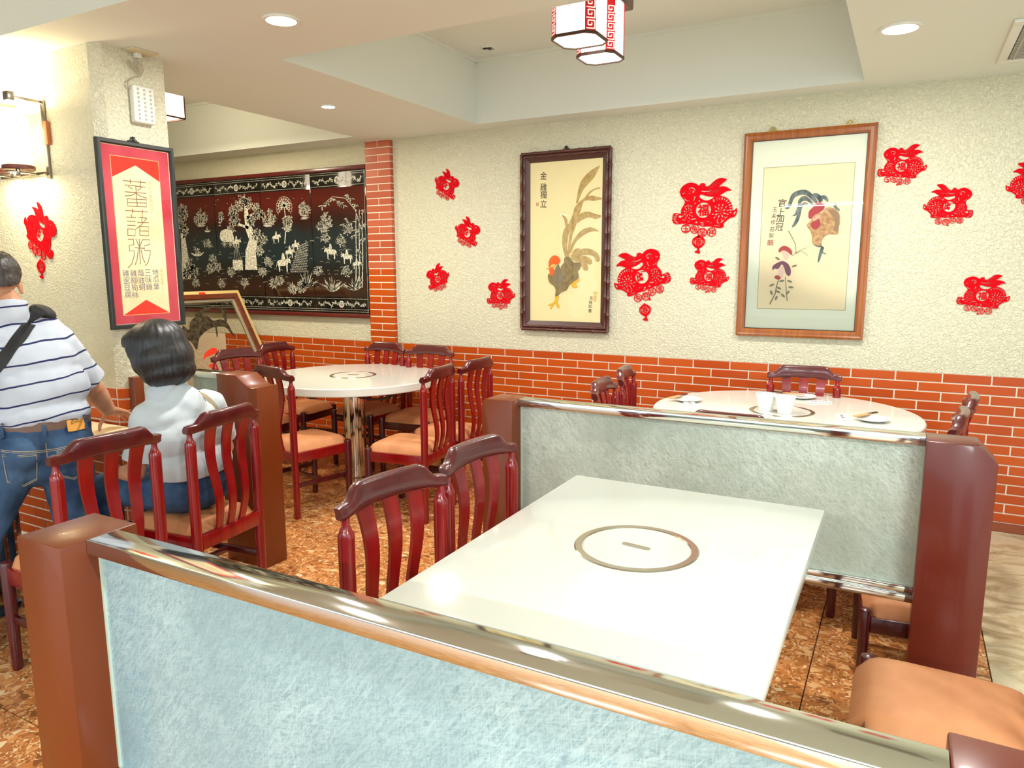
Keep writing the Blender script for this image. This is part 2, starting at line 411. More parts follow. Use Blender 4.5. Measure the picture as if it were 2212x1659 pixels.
for par, a, b in ((wall_back, -3.685, 3.2), (wall_bay, -8, -3.94)):
    x = a
    while x < b - 0.01:
        e = min(x + 0.3, b); link('skirting_tile', brick_mesh(e - x - 0.003, SKZ - 0.002, 0.010, SKIRT), par, ((x + e) / 2, WY + 0.005, SKZ / 2), ROT_BACK); x = e
# brick pillar between the two bays
pil = tag(G().box(-3.936, -3.689, 4.806, 4.95, 0, ZS).obj('trim_1', GROUT, smooth=0), 'orange brick pillar strip between the lacquer panel and the stucco wall', kind='structure')
for r in range(45):
    z = ZS - PITCH * (r + 0.5)
    if z < 0.01: break
    for a, b in (((-3.94, -3.8125), (-3.8125, -3.685)) if r % 2 == 0 else ((-3.94, -3.685),)):
        link('brick', brick_mesh(b - a - J * (0.8 if r % 2 == 0 else 0), PITCH - J, 0.0415, BRICKP if z > 1.5 else BRICK), pil, ((a + b) / 2, 4.844, z), ROT_BACK)
# tiles round the foot of the stucco wall end
for r in range(16):
    z = 0.932 - PITCH * (r + 0.5)
    if z < 0.02: break
    x = -3.345; first = 0.1205 if r % 2 else 0.241
    while x > -5.2:
        w = first; first = 0.241; link('brick', brick_mesh(w - J, PITCH - J, 0.0065, BRICK), wall_left, (x - w / 2, 2.1555, z), ROT_BACK); x -= w
    link('brick', brick_mesh(0.060 - J * 0.7, PITCH - J, 0.0065, BRICK), wall_left, (-3.3220, 2.1745, z), (pi / 2, 0, atan2(0.04, 0.045)))
    y = 2.195
    while y < 2.50:
        w = min(0.1205 if (r % 2 and y < 2.2) else 0.241, 2.51 - y); link('brick', brick_mesh(w - J, PITCH - J, 0.0065, BRICK), wall_left, (-3.3005, y + w / 2, z), ROT_SIDE); y += w
G().box(-5.2, -3.345, 2.1535, 2.158, 0, 0.932).box(-3.303, -3.2985, 2.195, 2.51, 0, 0.932).add([(-3.345, 2.1535, 0), (-3.2985, 2.195, 0), (-3.2985, 2.195, 0.932), (-3.345, 2.1535, 0.932)], [(0, 1, 2, 3)]).obj('grout', GROUT, wall_left, smooth=0)

# ------------------------------------------------------------------ lamps
LAMP_WARM = Mat('warm lamp glass', rgb(255, 244, 214), 0.4); LAMP_WARM.emit((1.0, 0.86, 0.62, 1), 4.0)
LAMP_WHITE = Mat('white lamp disc', rgb(255, 255, 250), 0.4); LAMP_WHITE.emit((1.0, 0.97, 0.9, 1), 12.0)
def area(parent, loc, size, power, col, shape='DISK', size_y=None, spread=pi, rot=(0, 0, 0)):
    d = bpy.data.lights.new('lamp_light', 'AREA'); d.shape = shape; d.size = size; d.energy = power; d.color = col; d.spread = spread
    if size_y: d.size_y = size_y
    o = bpy.data.objects.new('lamp_light', d); COL.objects.link(o); o.parent = parent; o.location = loc; o.rotation_euler = rot; return o
def downlight(x, y, z, r, power, label, on=True):
    t = thing('recessed_downlight', label, 'ceiling light', (x, y, z), group='recessed ceiling downlights')
    G().lathe([(r * 0.8, -0.001), (r * 0.82, -0.008), (r * 0.98, -0.009), (r * 1.02, -0.003), (r * 1.0, 0.004)], 28, cap=False).obj('trim_ring', WHITEP, t)
    if on:
        G().lathe([(0.001, -0.006), (r * 0.5, -0.006), (r * 0.8, -0.003)], 28).obj('lamp_disc', LAMP_WHITE, t)
        area(t, (0, 0, -0.02), r * 1.6, power, (1.0, 0.98, 0.93))
    else:
        G().lathe([(r * 0.8, -0.003), (r * 0.7, 0.002), (r * 0.25, 0.003), (r * 0.2, -0.004), (0.001, -0.004)], 24).obj('lamp_disc', BRUSH, t)
        G().bar((-r * 0.7, 0, -0.005), (r * 0.7, 0, -0.005), 0.006, 0.004).bar((0, 0, -0.005), (0, r * 0.7, -0.005), 0.006, 0.004).obj('spring_arm', BLACKM, t)
    return t
downlight(-2.346, 2.357, ZS, 0.075, 26, 'large lit downlight in the soffit nearest the red framed menu')
downlight(-3.292, 3.674, ZS, 0.05, 16, 'small lit downlight in the soffit between the two trays')
downlight(-0.104, 3.708, ZS, 0.085, 26, 'lit downlight in the soffit beside the air vent at the right')
downlight(-2.554, 4.412, ZT, 0.05, 0, 'small unlit spotlight recessed in the raised tray', on=False)
# tube lamps of the front room, behind the viewer; seen only as reflections
for i, (x, y) in enumerate(((-1.2, -2.4), (0.9, -2.4), (1.6, 0.4))):
    t = thing('ceiling_tube_lamp', ['long white tube lamp on the ceiling behind the viewer, left one', 'long white tube lamp on the ceiling behind the viewer, right one', 'long white tube lamp on the ceiling right of the viewer'][i], 'ceiling light', (x, y, ZS), group='tube lamps of the front room')
    G().box(-0.6, 0.6, -0.06, 0.06, -0.05, 0).obj('housing', WHITEP, t, bevel=0.006)
    G().tube([(-0.58, 0, -0.066), (0.58, 0, -0.066)], 0.016, 12).obj('lamp_tube', LAMP_WHITE, t)
    area(t, (0, 0, -0.09), 1.15, 105, (0.80, 0.95, 1.0), 'RECTANGLE', 0.1)

def box_lantern(parent, cx, cy, z0, z1, half, fret=True):
    """square lantern with cut corners: white panes, wooden rims, red fret strips on the corners"""
    c = half * 0.36; pts = [(half, -half + c), (half, half - c), (half - c, half), (-half + c, half), (-half, half - c), (-half, -half + c), (-half + c, -half), (half - c, -half)]
    pts = [(cx + x, cy + y) for x, y in pts]
    sh = G().prism([((p[0] - cx) * 0.97 + cx, (p[1] - cy) * 0.97 + cy) for p in pts], z0 + 0.006, z1 - 0.004, 'XY').obj('lamp_shade', LSHADE, parent, smooth=0)
    for zz in (z0, z1 - 0.014):
        g = G()
        for i in range(8):
            a, b = pts[i], pts[(i + 1) % 8]; g.bar((a[0], a[1], zz + 0.007), (b[0], b[1], zz + 0.007), 0.009, 0.014)
        g.obj('rim', LRIM, sh, smooth=0)
    for i in range(8):
        a, b = Vector((*pts[i], 0)), Vector((*pts[(i + 1) % 8], 0)); d = b - a; n = Vector((d.y, -d.x, 0)).normalized(); m = (a + b) / 2
        if i % 2 == 1:
            w = d.length; u = d.normalized(); st = G(); st.bar(m + n * 0.001 + Vector((0, 0, z0 + 0.012)), m + n * 0.001 + Vector((0, 0, z1 - 0.012)), 0.003, w * 0.94, u)
            st.obj('fret_strip', LRED, sh, smooth=0)
            k = 0; g = G(); hh = w * 0.80; zz = z0 + 0.02
            while zz + hh < z1 - 0.014:
                q = lambda x, z: m + u * (x * w * 0.36) + n * 0.0032 + Vector((0, 0, zz + hh * (z + 1) / 2))
                path = [(-1, -0.9), (1, -0.9), (1, 0.6), (-0.6, 0.6), (-0.6, -0.3), (0.3, -0.3), (0.3, 0.15)] if k % 2 == 0 else [(-1, -0.9), (1, -0.9), (1, 0.6), (-0.6, 0.6), (-0.6, -0.3), (0.3, -0.3), (0.3, 0.15)]
                for s0, s1 in zip(path, path[1:]): g.bar(q(*s0), q(*s1), w * 0.085, 0.002, n)
                zz += hh; k += 1
            g.obj('fret_line', LLINE, sh, smooth=0)
        elif fret:
            u = d.normalized(); w = d.length; g = G()
            q = lambda x, z: m + u * (x * w * 0.40) + n * -0.0005 + Vector((0, 0, z0 + (z1 - z0) * z))
            for s0, s1 in zip([(-1, .14), (.75, .14), (.75, .2), (1, .2), (1, .86), (-.75, .86), (-.75, .8), (-1, .8)], [(.75, .14), (.75, .2), (1, .2), (1, .86), (-.75, .86), (-.75, .8), (-1, .8), (-1, .14)]): g.bar(q(*s0), q(*s1), 0.0018, 0.0015, n)
            for s0, s1 in (((-.3, .3), (-.1, .7)), ((-.1, .45), (.2, .62)), ((-.2, .52), (.1, .36)), ((.0, .3), (-.15, .5))): g.bar(q(*s0), q(*s1), 0.002, 0.0015, n)
            g.obj('pane_drawing', LINK, sh, smooth=0)
    return sh
LSHADE = Mat('lantern pane', rgb(246, 246, 236), 0.5); LSHADE.emit((1.0, 0.98, 0.92, 1), 2.6)
LRIM = Mat('dark lantern wood', rgb(84, 52, 36), 0.4); LRED = Mat('red fret strip', rgb(196, 14, 26), 0.5); LRED.emit(rgb(196, 14, 26), 0.35)
LLINE = Mat('cream fret line', rgb(250, 236, 224), 0.5); LLINE.emit((1, 0.92, 0.86, 1), 0.5); LINK = Mat('grey ink line', rgb(176, 180, 172), 0.6); LINK.emit(rgb(176, 180, 172), 0.5)
t = thing('ceiling_lantern', 'pair of white box lanterns with red fret corners on a wooden ceiling mount', 'ceiling light', (-1.51, 3.64, ZT))
G().box(-0.10, 0.10, -0.34, 0.38, -0.065, 0).obj('wooden_mount', mat_wood('mount wood', rgb(118, 74, 56), rgb(92, 54, 40), 0.4, 0.2), t, bevel=0.012)
box_lantern(t, 0.01, -0.15, 2.60 - ZT, 2.885 - ZT, 0.115)
box_lantern(t, -0.005, 0.165, 2.595 - ZT, 2.885 - ZT, 0.105)
area(t, (0, 0, -0.40), 0.2, 18, (1, 0.97, 0.9))
t = thing('bay_lantern', 'white box lantern with thin dark rims in the left bay, behind the wall end', 'ceiling light', (-5.0, 3.72, ZT))
LSHADEB = Mat('bright lantern pane', rgb(250, 246, 230), 0.5); LSHADEB.emit((1.0, 0.84, 0.62, 1), 9.0)
sh = G().box(-0.15, 0.13, -0.14, 0.14, 2.625 - ZT, 2.90 - ZT).obj('lamp_shade', LSHADEB, t, smooth=0)
g = G()
for zz in (2.618 - ZT, 2.893 - ZT):
    for a, b in (((-.15, -.14), (.13, -.14)), ((.13, -.14), (.13, .14)), ((.13, .14), (-.15, .14)), ((-.15, .14), (-.15, -.14))): g.bar((*a, zz), (*b, zz), 0.01, 0.012)
for p in ((-.15, -.14), (.13, -.14), (.13, .14), (-.15, .14)): g.bar((*p, 2.618 - ZT), (*p, 2.9 - ZT), 0.01, 0.01, (0, 1, 0))
g.obj('rim', LRIM, t, smooth=0); G().box(-0.06, 0.06, -0.06, 0.06, -0.05, 0).obj('wooden_mount', LRIM, t)
area(t, (0, 0, -0.36), 0.26, 30, (1, 0.86, 0.62))
# wall sconces on the left wall: bracket, hooked bar, cylinder shades on wooden rings
t = thing('wall_sconce', 'lit wall sconce of two white cylinder shades on a dark metal bracket', 'wall light', (-3.80, 2.155, 2.13))
STEELB = Mat('bronzed steel', (0.30, 0.27, 0.22, 1), 0.3, 1.0)
G().box(-0.012, 0.012, -0.014, 0, -0.19, 0.17).obj('back_bar', STEELB, t, bevel=0.003, loc=(0.085, 0, 0))
G().box(-0.015, 0.015, -0.02, 0, -0.055, 0.055).obj('wood_block', mat_wood('block wood', rgb(206, 120, 56), rgb(186, 100, 44), 0.4, 0.2), t, bevel=0.004, loc=(0.105, 0, 0.02))
G().box(-0.30, 0.09, -0.030, -0.014, -0.175, -0.16).obj('bracket_bar', STEELB, t, bevel=0.002)
for x in (0.02, -0.2):
    G().bar((x + 0.06, -0.01, 0.165), (x + 0.06, -0.16, 0.165), 0.012, 0.012).box(x + 0.04, x + 0.08, -0.17, -0.14, 0.145, 0.185).obj('bracket_hook', STEELB, t, bevel=0.002)
    G().bar((x, -0.02, -0.168), (x, -0.17, -0.168), 0.014, 0.01).box(x - 0.015, x + 0.015, -0.145, -0.115, -0.2, -0.165).obj('bracket_arm', STEELB, t, bevel=0.002)
    G().box(x + 0.035, x + 0.05, -0.145, -0.13, -0.19, -0.157).obj('bracket_stud', STEELB, t, bevel=0.002)
for x in (0.02, -0.2):
    sh = G().lathe([(0.055, -0.135), (0.058, -0.13), (0.058, 0.085), (0.055, 0.09)], 28, (x, -0.11, 0)).obj('lamp_shade', LAMP_WARM, t)
    G().lathe([(0.066, -0.158), (0.070, -0.154), (0.070, -0.14), (0.066, -0.136)], 28, (x, -0.11, 0)).obj('wood_ring', mat_wood('ring wood', rgb(120, 54, 34), rgb(98, 40, 26), 0.4, 0.2), sh)
    area(t, (x, -0.11, 0.12), 0.1, 4.5, (1, 0.78, 0.48), rot=(pi, 0, 0))
    area(t, (x, -0.11, -0.17), 0.1, 4, (1, 0.78, 0.48))
# emergency lamp box with its cable
t = thing('emergency_lamp', 'white emergency lamp box with rows of small bulbs hung on the wall end', 'lamp', (-3.30, 2.365, 2.275), ROT_SIDE)
G().box(-0.055, 0.055, -0.085, 0.085, 0.004, 0.042).obj('case', WHITEP, t, bevel=0.010, seg=3)
bulb = G().lathe([(0.0055, 0), (0.0055, 0.003), (0.002, 0.0035)], 8).mesh('bulb', Mat('clear bulb', rgb(176, 176, 170), 0.2))
for i in range(3):
    for k in range(8): link('bulb', bulb, t, (-0.032 + 0.032 * i, -0.066 + 0.019 * k, 0.042))
c = thing('power_cable', 'looped beige cable plugged into the ceiling above the emergency lamp', 'cable', (-3.30, 2.36, 2.37), ROT_SIDE)
pts = [(-0.055, -0.03, 0.02), (-0.06, 0.0, 0.02), (-0.02, 0.03, 0.02), (0.012, 0.045, 0.02), (-0.03, 0.085, 0.024), (-0.052, 0.095, 0.022), (-0.03, 0.075, 0.02), (0.01, 0.05, 0.022), (0.02, 0.075, 0.026), (0.0, 0.1, 0.024), (-0.005, 0.08, 0.022), (0.005, 0.06, 0.024), (-0.002, 0.1, 0.022), (0.0, 0.128, 0.022)]
g = G(); sp = [Vector(p) for p in pts]; path = []
for i in range(len(sp) - 1):
    p0, p1, p2, p3 = sp[max(i - 1, 0)], sp[i], sp[i + 1], sp[min(i + 2, len(sp) - 1)]
    for k in range(5):
        u = k / 5; path.append(0.5 * ((2 * p1) + (p2 - p0) * u + (2 * p0 - 5 * p1 + 4 * p2 - p3) * u * u + (3 * p1 - p0 - 3 * p2 + p3) * u ** 3))
g.tube(path + [sp[-1]], 0.0032, 7).obj('cord', Mat('beige cord', rgb(170, 160, 138), 0.5), c)
G().box(-0.014, 0.014, 0.118, 0.146, 0.008, 0.036).obj('plug', WHITEP, c, bevel=0.004)
tag(G().box(-3.295, -3.215, 2.295, 2.43, ZS - 0.008, ZS).obj('outlet_plate', Mat('cream plate', rgb(206, 196, 160), 0.5), bevel=0.003), 'cream outlet plate on the soffit above the emergency lamp', 'outlet')
# air vent
t = thing('air_vent', 'white ceiling air vent with a dark grille at the upper right', 'vent', (0.628, 4.17, ZS))
g = G()
for a, b, c_, d in ((-0.315, 0.315, -0.36, -0.305), (-0.315, 0.315, 0.305, 0.36), (-0.315, -0.275, -0.305, 0.305), (0.275, 0.315, -0.305, 0.305)): g.box(a, b, c_, d, -0.016, 0)
g.obj('frame', WHITEP, t, bevel=0.005); G().box(-0.28, 0.28, -0.31, 0.31, -0.004, 0).obj('backing', BLACK, t, smooth=0)
for i in range(22): G().box(-0.27, 0.27, -0.006, 0.006, -0.012, -0.005).obj('slat', Mat('grille', rgb(176, 172, 158), 0.5) if i == 0 else bpy.data.materials['grille'], t, smooth=0, loc=(0, -0.291 + 0.0277 * i, 0))
for i in range(12): G().box(-0.004, 0.004, -0.305, 0.305, -0.013, -0.006).obj('slat', bpy.data.materials['grille'], t, smooth=0, loc=(-0.25 + 0.045 * i, 0, 0))

# ------------------------------------------------------------------ partitions
def post(parent, poly, y0, y1, mat, name='post'):
    return G().prism(poly, y0, y1, 'XZ').obj(name, mat, parent, bevel=0.004, seg=2)
def rails(parent, x0, x1, yr0, yr1, glass, zt=0.95, zb=0.365, rail_name='top_rail'):
    G().box(x0, x1, yr0, yr1, zt - 0.031, zt).obj(rail_name, STEEL, parent, bevel=0.0025, seg=2)
    G().box(x0, x1, yr0 + 0.004, yr1 - 0.004, zb, zb + 0.028).box(x0, x1, yr0 + 0.012, yr1 - 0.012, zb + 0.028, zb + 0.055).obj('bottom_rail', STEEL, parent, bevel=0.002)
    ym = (yr0 + yr1) / 2
    G().box(x0 + 0.004, x1 - 0.004, ym - 0.008, ym + 0.008, zb + 0.05, zt - 0.028).obj('glass_panel', glass, parent, smooth=0)
    gl = G()
    for yy in (ym - 0.0095, ym + 0.0095): gl.box(x0, x0 + 0.006, yy - 0.003, yy + 0.003, zb + 0.05, zt - 0.028).box(x1 - 0.006, x1, yy - 0.003, yy + 0.003, zb + 0.05, zt - 0.028)
    gl.obj('glazing_bead', Mat('pale bead', rgb(196, 206, 190), 0.3), parent, smooth=0)
p = thing('booth_partition', 'low partition in the foreground with blue fibre glass and a wide mirror steel rail', 'partition', (-0.7, 0.87, 0))
LX = 0.7
post(p, [(-1.605 + LX, 0), (-1.452 + LX, 0), (-1.452 + LX, 0.95), (-1.605 + LX, 0.95)], -0.085, 0.085, LAMI)
post(p, [(0.082 + LX, 0), (0.24 + LX, 0), (0.24 + LX, 0.948), (0.082 + LX, 0.948)], -0.085, 0.085, LAMIR)
rails(p, -1.452 + LX, 0.082 + LX, -0.031, 0.041, FIBRE_A)
p = thing('booth_partition', 'low grey fibre glass partition behind the white rectangular table, with chamfered right post', 'partition', (-0.66, 2.72, 0))
LX = 0.66
post(p, [(-1.575 + LX, 0), (-1.426 + LX, 0), (-1.426 + LX, 0.95), (-1.556 + LX, 0.95), (-1.575 + LX, 0.93)], -0.075, 0.075, LAMI)
post(p, [(0.093 + LX, 0), (0.292 + LX, 0), (0.292 + LX, 0.893), (0.241 + LX, 0.948), (0.093 + LX, 0.948)], -0.075, 0.07, LAMIR)
rails(p, -1.426 + LX, 0.093 + LX, -0.020, 0.050, FIBRE_B)
p = thing('booth_partition', 'short partition beside the seated woman, its brown end post scooped at the top corner', 'partition', (-3.0, 2.55, 0))
LX = 3.0
arc = [(-2.90 + LX, 0.982)] + [(-2.90 + LX + 0.145 * (t / 8), 0.982 - 0.052 * sin(pi * 0.5 * t / 8) * (1.0 + 0.25 * sin(pi * t / 8))) for t in range(1, 9)]
post(p, [(-3.035 + LX, 0), (-2.755 + LX, 0)] + list(reversed(arc)) + [(-3.035 + LX, 0.982)], -0.067, 0.075, LAMI)
rails(p, -3.29 + LX, -3.035 + LX, -0.03, 0.04, FIBRE_B, 0.978)
G().box(-3.296 + LX, -3.25 + LX, 2.185 - 2.55, 2.235 - 2.55, 0, 0.985).obj('post', LAMI, p, bevel=0.003)
G().box(-3.29 + LX, -3.274 + LX, 2.235 - 2.55, 2.50 - 2.55, 0.1, 0.95).obj('glass_panel', FIBRE_B, p, smooth=0)

# ------------------------------------------------------------------ tables
def cooktop(parent, r, z, rot):
    pr = [(r - 0.022, 0.0004), (r - 0.020, 0.003), (r - 0.003, 0.003), (r, 0.0003)]
    G().lathe(pr, 64, (0, 0, z), cap=False).obj('steel_ring', BRUSH, parent)
    G().lathe([(0.001, 0.0022), (r - 0.027, 0.0022), (r - 0.0245, 0.0003)], 64, (0, 0, z), cap=False).obj('lid_disc', WHITE_TOP, parent)
    poly = [(0.032 + 0.010 * cos(a), 0.010 * sin(a)) for a in [(-pi / 2 + pi * k / 8) for k in range(9)]] + [(-0.032 + 0.010 * cos(a), 0.010 * sin(a)) for a in [(pi / 2 + pi * k / 8) for k in range(9)]]
    o = G().prism([(x, y) for x, y in poly], 0, 0.0018, 'XY').obj('finger_slot', BRUSH, parent, loc=(0, 0, z + 0.0022), rot=(0, 0, rot))
def pedestal(parent, r, h, ribbed):
    n = 64; rows = []
    prof = [(r * 1.25, 0.0), (r * 1.25, 0.012), (r, 0.02), (r, h - 0.02), (r * 1.3, h - 0.01), (r * 1.3, h)]
    for rr, z in prof:
        row = []
        for k in range(n):
            q = rr * (1 + (0.045 * (1 if (k // 2) % 2 else -1) if ribbed and 0.015 < z < h - 0.015 else 0)); row.append((q * cos(2 * pi * k / n), q * sin(2 * pi * k / n), z))
        rows.append(row)
    G().grid(rows, closed=True, cap=True).obj('pedestal', STEEL, parent, smooth=30)
def rect_table(label, cx, cy, w, d, ztop, ribbed):
    t = thing('hotpot_table', label, 'table', (cx, cy, 0))
    G().box(-w / 2, w / 2, -d / 2, d / 2, ztop - 0.042, ztop).obj('tabletop', WHITE_TOP, t, bevel=0.003)
    cooktop(t, 0.168, ztop, radians(-8)); pedestal(t, 0.2 if ribbed else 0.13, ztop - 0.042, ribbed); return t
rect_table('white rectangular hot pot table with steel-rimmed cooktop between the two partitions', -0.598, 1.818, 0.845, 1.145, 0.75, False)
menu_table = rect_table('white rectangular hot pot table under the spread menu where the couple order', -3.605, 1.557, 0.85, 1.145, 0.755, True)
def round_table(label, cx, cy, r, ztop):
    t = thing('round_table', label, 'table', (cx, cy, 0), group='round hot pot tables')
    G().lathe([(r - 0.02, -0.058), (r - 0.004, -0.055), (r, -0.050), (r, -0.006), (r - 0.006, 0), (0.001, 0)], 96, (0, 0, ztop), cap=True).obj('tabletop', WHITE_TOP, t)
    cooktop(t, 0.165, ztop, radians(20)); pedestal(t, 0.078, ztop - 0.058, False); return t
rt1 = round_table('bare round white table ringed by seven red chairs at the left', -3.44, 3.985, 0.62, 0.752)
rt2 = round_table('round white table laid with cups and plates behind the right partition', -0.535, 4.0, 0.67, 0.752)
G().box(-0.06, 0.06, -0.025, 0.025, 0.655, 0.694).obj('control_box', BLACK, rt1, bevel=0.004, loc=(0.0, -0.42, 0), rot=(0, 0, -0.6))
hose = [(0.08, -0.03, 0.60), (0.18, 0.02, 0.585), (0.27, 0.07, 0.60), (0.30, 0.09, 0.64), (0.29, 0.08, 0.694)]
G().tube(hose, 0.009, 8).obj('gas_hose', Mat('grey hose', rgb(90, 84, 72), 0.4, 0.5), rt1)

# ------------------------------------------------------------------ chairs (front faces local +Y)
def make_chair():
    t = thing('dining_chair', 'dark red lacquered chair', 'chair')
    for s in (-1, 1):
        x = 0.183 * s
        G().tube([(x, -.2, 0), (x, -.2, .012), (x, -.2, .36), (x, -.2, .795), (x, -.2, .806), (x, -.2, .816), (x, -.2, .832), (x, -.2, .852)],
                 [.017, .0195, .0215, .0225, .022, .0165, .0105, .0115], 14).obj('rear_leg', WOOD, t, smooth=40)
        G().tube([(x * 1.03, .185, 0), (x * 1.03, .185, .012), (x * 1.03, .185, .415), (x * 1.03, .185, .427), (x * 1.03, .185, .432)], [.016, .019, .0225, .019, .008], 14).obj('front_leg', WOODD, t, smooth=40)
        G().bar((x * 1.02, -.185, .378), (x * 1.03, .17, .378), .02, .062).obj('apron', WOOD, t, bevel=.003)
        G().bar((x, -.19, .205), (x * 1.02, .175, .205), .016, .03).obj('stretcher', WOODD, t, bevel=.003)
    G().bar((-.17, .188, .378), (.17, .188, .378), .02, .062).obj('apron', WOODD, t, bevel=.003)
    G().bar((-.18, -.01, .205), (.18, -.01, .205), .016, .028).obj('stretcher', WOODD, t, bevel=.003)
    G().bar((-.168, -.205, .383), (.168, -.205, .383), .024, .064).obj('lower_back_rail', WOOD, t, bevel=.003)
    # crest rail: bowed plan, raised middle, rounded section
    rows = []; N = 28
    for i in range(N + 1):
        u = -1 + 2 * i / N; x = .205 * u; a = abs(u); k = max(0.0, min(1.0, (a - 0.58) / 0.26)); k = k * k * (3 - 2 * k)
        top = .928 - .043 * k; bot = .858 - .013 * a ** 2; yc = -.2 - .032 * (1 - u * u)
        th = .019 if a < .97 else .014
        if a > .97: top -= .004; bot += .004
        h = (top - bot) / 2; zc = (top + bot) / 2; row = []
        for k2 in range(14):
            an = 2 * pi * k2 / 14; c, s_ = cos(an), sin(an)
            row.append((x, yc + th * (abs(c) ** .5) * (1 if c > 0 else -1) + (-.006 if s_ > .3 else .0), zc + h * (abs(s_) ** .42) * (1 if s_ > 0 else -1)))
        rows.append(row)
    G().grid(rows, closed=True, cap=True).obj('crest_rail', WOODC, t, smooth=50)
    for xt, xb in ((-.098, -.066), (0, 0), (.098, .066)):
        rows = []
        for k in range(15):
            q = k / 14; z = .405 + (.872 - .405) * q
            x = xb + (xt - xb) * q; w = .0165 + .0105 * q ** 1.5
            y = -.203 - .030 * q - .022 * sin(2 * pi * q) * (1 if q > .0 else 0) * .8
            rows.append([(x - w, y - .006, z), (x + w, y - .006, z), (x + w, y + .006, z), (x - w, y + .006, z)])
        G().grid(rows, closed=True, cap=True).obj('back_slat', WOOD, t, smooth=30)
    # cushion
    rows = []; n = 18
    for j in range(n + 1):
        v = -1 + 2 * j / n; row = []
        for i in range(n + 1):
            u = -1 + 2 * i / n
            w = .172 + .012 * (v + 1) / 2; x = w * u; y = -.188 + .392 * (v + 1) / 2
            corner = max(0, abs(u) - .82) / .18 * max(0, v - .82) / .18
            x -= .030 * corner * (1 if u > 0 else -1); y -= .026 * corner
            e = (1 - abs(u) ** 5) * (1 - abs(v) ** 5)
            row.append((x, y + (.012 * (1 - abs(u) ** 4) if v > .9 else 0) * (v - .9) * 10, .409 + .056 * max(e, 0) ** .42))
        rows.append(row)
    g = G().grid(rows); m = n + 1
    edge = [rows[0][i] for i in range(m)] + [rows[j][-1] for j in range(1, m)] + [rows[-1][i] for i in range(m - 2, -1, -1)] + [rows[j][0] for j in range(m - 2, 0, -1)]
    g.add([(x, y, .407) for x, y, z in edge], [tuple(range(len(edge)))])
    g.add([(x, y, z) for x, y, z in edge] + [(x, y, .407) for x, y, z in edge], [(i, (i + 1) % len(edge), (i + 1) % len(edge) + len(edge), i + len(edge)) for i in range(len(edge))])
    g.obj('cushion', VINYL, t, smooth=60)
    return t
CHAIRS = [
    (-1.034, 1.558, -9.1, 'chair tucked at the left of the near white table, nearer the foreground rail'),
    (-1.022, 2.028, -5.2, 'chair tucked at the left of the near white table, against the grey partition post'),
    (0.165, 1.945, 180, 'orange-seated chair at the right of the near table, nearer the camera'),
    (-2.715, 2.056, 186.1, 'red chair with a scuffed crest, the woman in white sitting on it'),
    (-2.686, 1.548, 179.3, 'empty red chair behind the standing man, left of the woman'),
    (-4.078, 3.673, -5.6, 'red chair at the bare round table, in front of the leaning glass picture'),
    (-4.164, 4.177, 5.3, 'red chair at the bare round table, beside the corner of the leaning glass picture'),
    (-3.62, 4.363, -93.5, 'chair at the back of the bare round table, left of two by the brick wall'),
    (-3.137, 4.329, -84.9, 'chair at the back of the bare round table, right of two by the brick wall'),
    (-2.637, 4.019, 180.3, 'red chair at the right of the bare round table, the farther one'),
    (-2.644, 3.572, 186.4, 'red chair at the right of the bare round table, the nearer one'),
    (-3.297, 3.343, 78.0, 'red chair at the front of the bare round table, beside the scooped post'),
    (-1.152, 3.565, 5.5, 'red chair at the left of the laid round table, nearer of the two'),
    (-1.208, 4.078, 8.9, 'red chair at the left of the laid round table, farther of the two'),
    (-0.474, 4.357, -83.6, 'red chair behind the laid round table, facing the room from the brick wall'),
    (0.01, 3.44, 175, 'nearer of two end-on red chairs at the right of the laid table'),
    (0.075, 3.88, 176, 'farther of two end-on red chairs at the right of the laid table'),
    (-0.585, 3.165, 88, 'chair before the laid table, only its crest showing over the steel rail'),
]
chair0 = make_chair()
for i, (x, y, a, lab) in enumerate(CHAIRS):
    if i == 0:
        c = chair0; c.location = (x, y, 0); c.rotation_euler = (0, 0, radians(a - 90)); c['label'] = lab; c['group'] = 'red slat-back dining chairs'
    else: dup(chair0, (x, y, 0), (0, 0, radians(a - 90)), lab, 'red slat-back dining chairs')

# low seat behind the chamfered post
t = thing('low_stool', 'low stool with an orange cushion half hidden behind the chamfered red brown post', 'stool', (0.105, 2.99, 0), (0, 0, radians(6)))
for sx in (-1, 1):
    for sy in (-1, 1): G().tube([(.17 * sx, .15 * sy, 0), (.17 * sx, .15 * sy, .20), (.17 * sx, .15 * sy, .252), (.17 * sx, .15 * sy, .262), (.17 * sx, .15 * sy, .267)], [.018, .021, .022, .018, .007], 14).obj('leg', WOODD, t, smooth=40)
for s in (-1, 1): G().bar((-.15, .15 * s, .205), (.15, .15 * s, .205), .02, .06).obj('apron', WOODD, t, bevel=.003); G().bar((.17 * s, -.13, .205), (.17 * s, .13, .205), .02, .06).obj('apron', WOODD, t, bevel=.003)
rows = []
for j in range(17):
    v = -1 + j / 8; row = []
    for i in range(17):
        q = -1 + i / 8; cr = max(0, abs(q) - .78) / .22 * max(0, abs(v) - .78) / .22
        row.append((.172 * q - .03 * cr * (1 if q > 0 else -1), .152 * v - .03 * cr * (1 if v > 0 else -1), .234 + .062 * max((1 - abs(q) ** 5) * (1 - abs(v) ** 5), 0) ** .42))
    rows.append(row)
G().grid(rows).obj('cushion', VINYL, t, smooth=60)

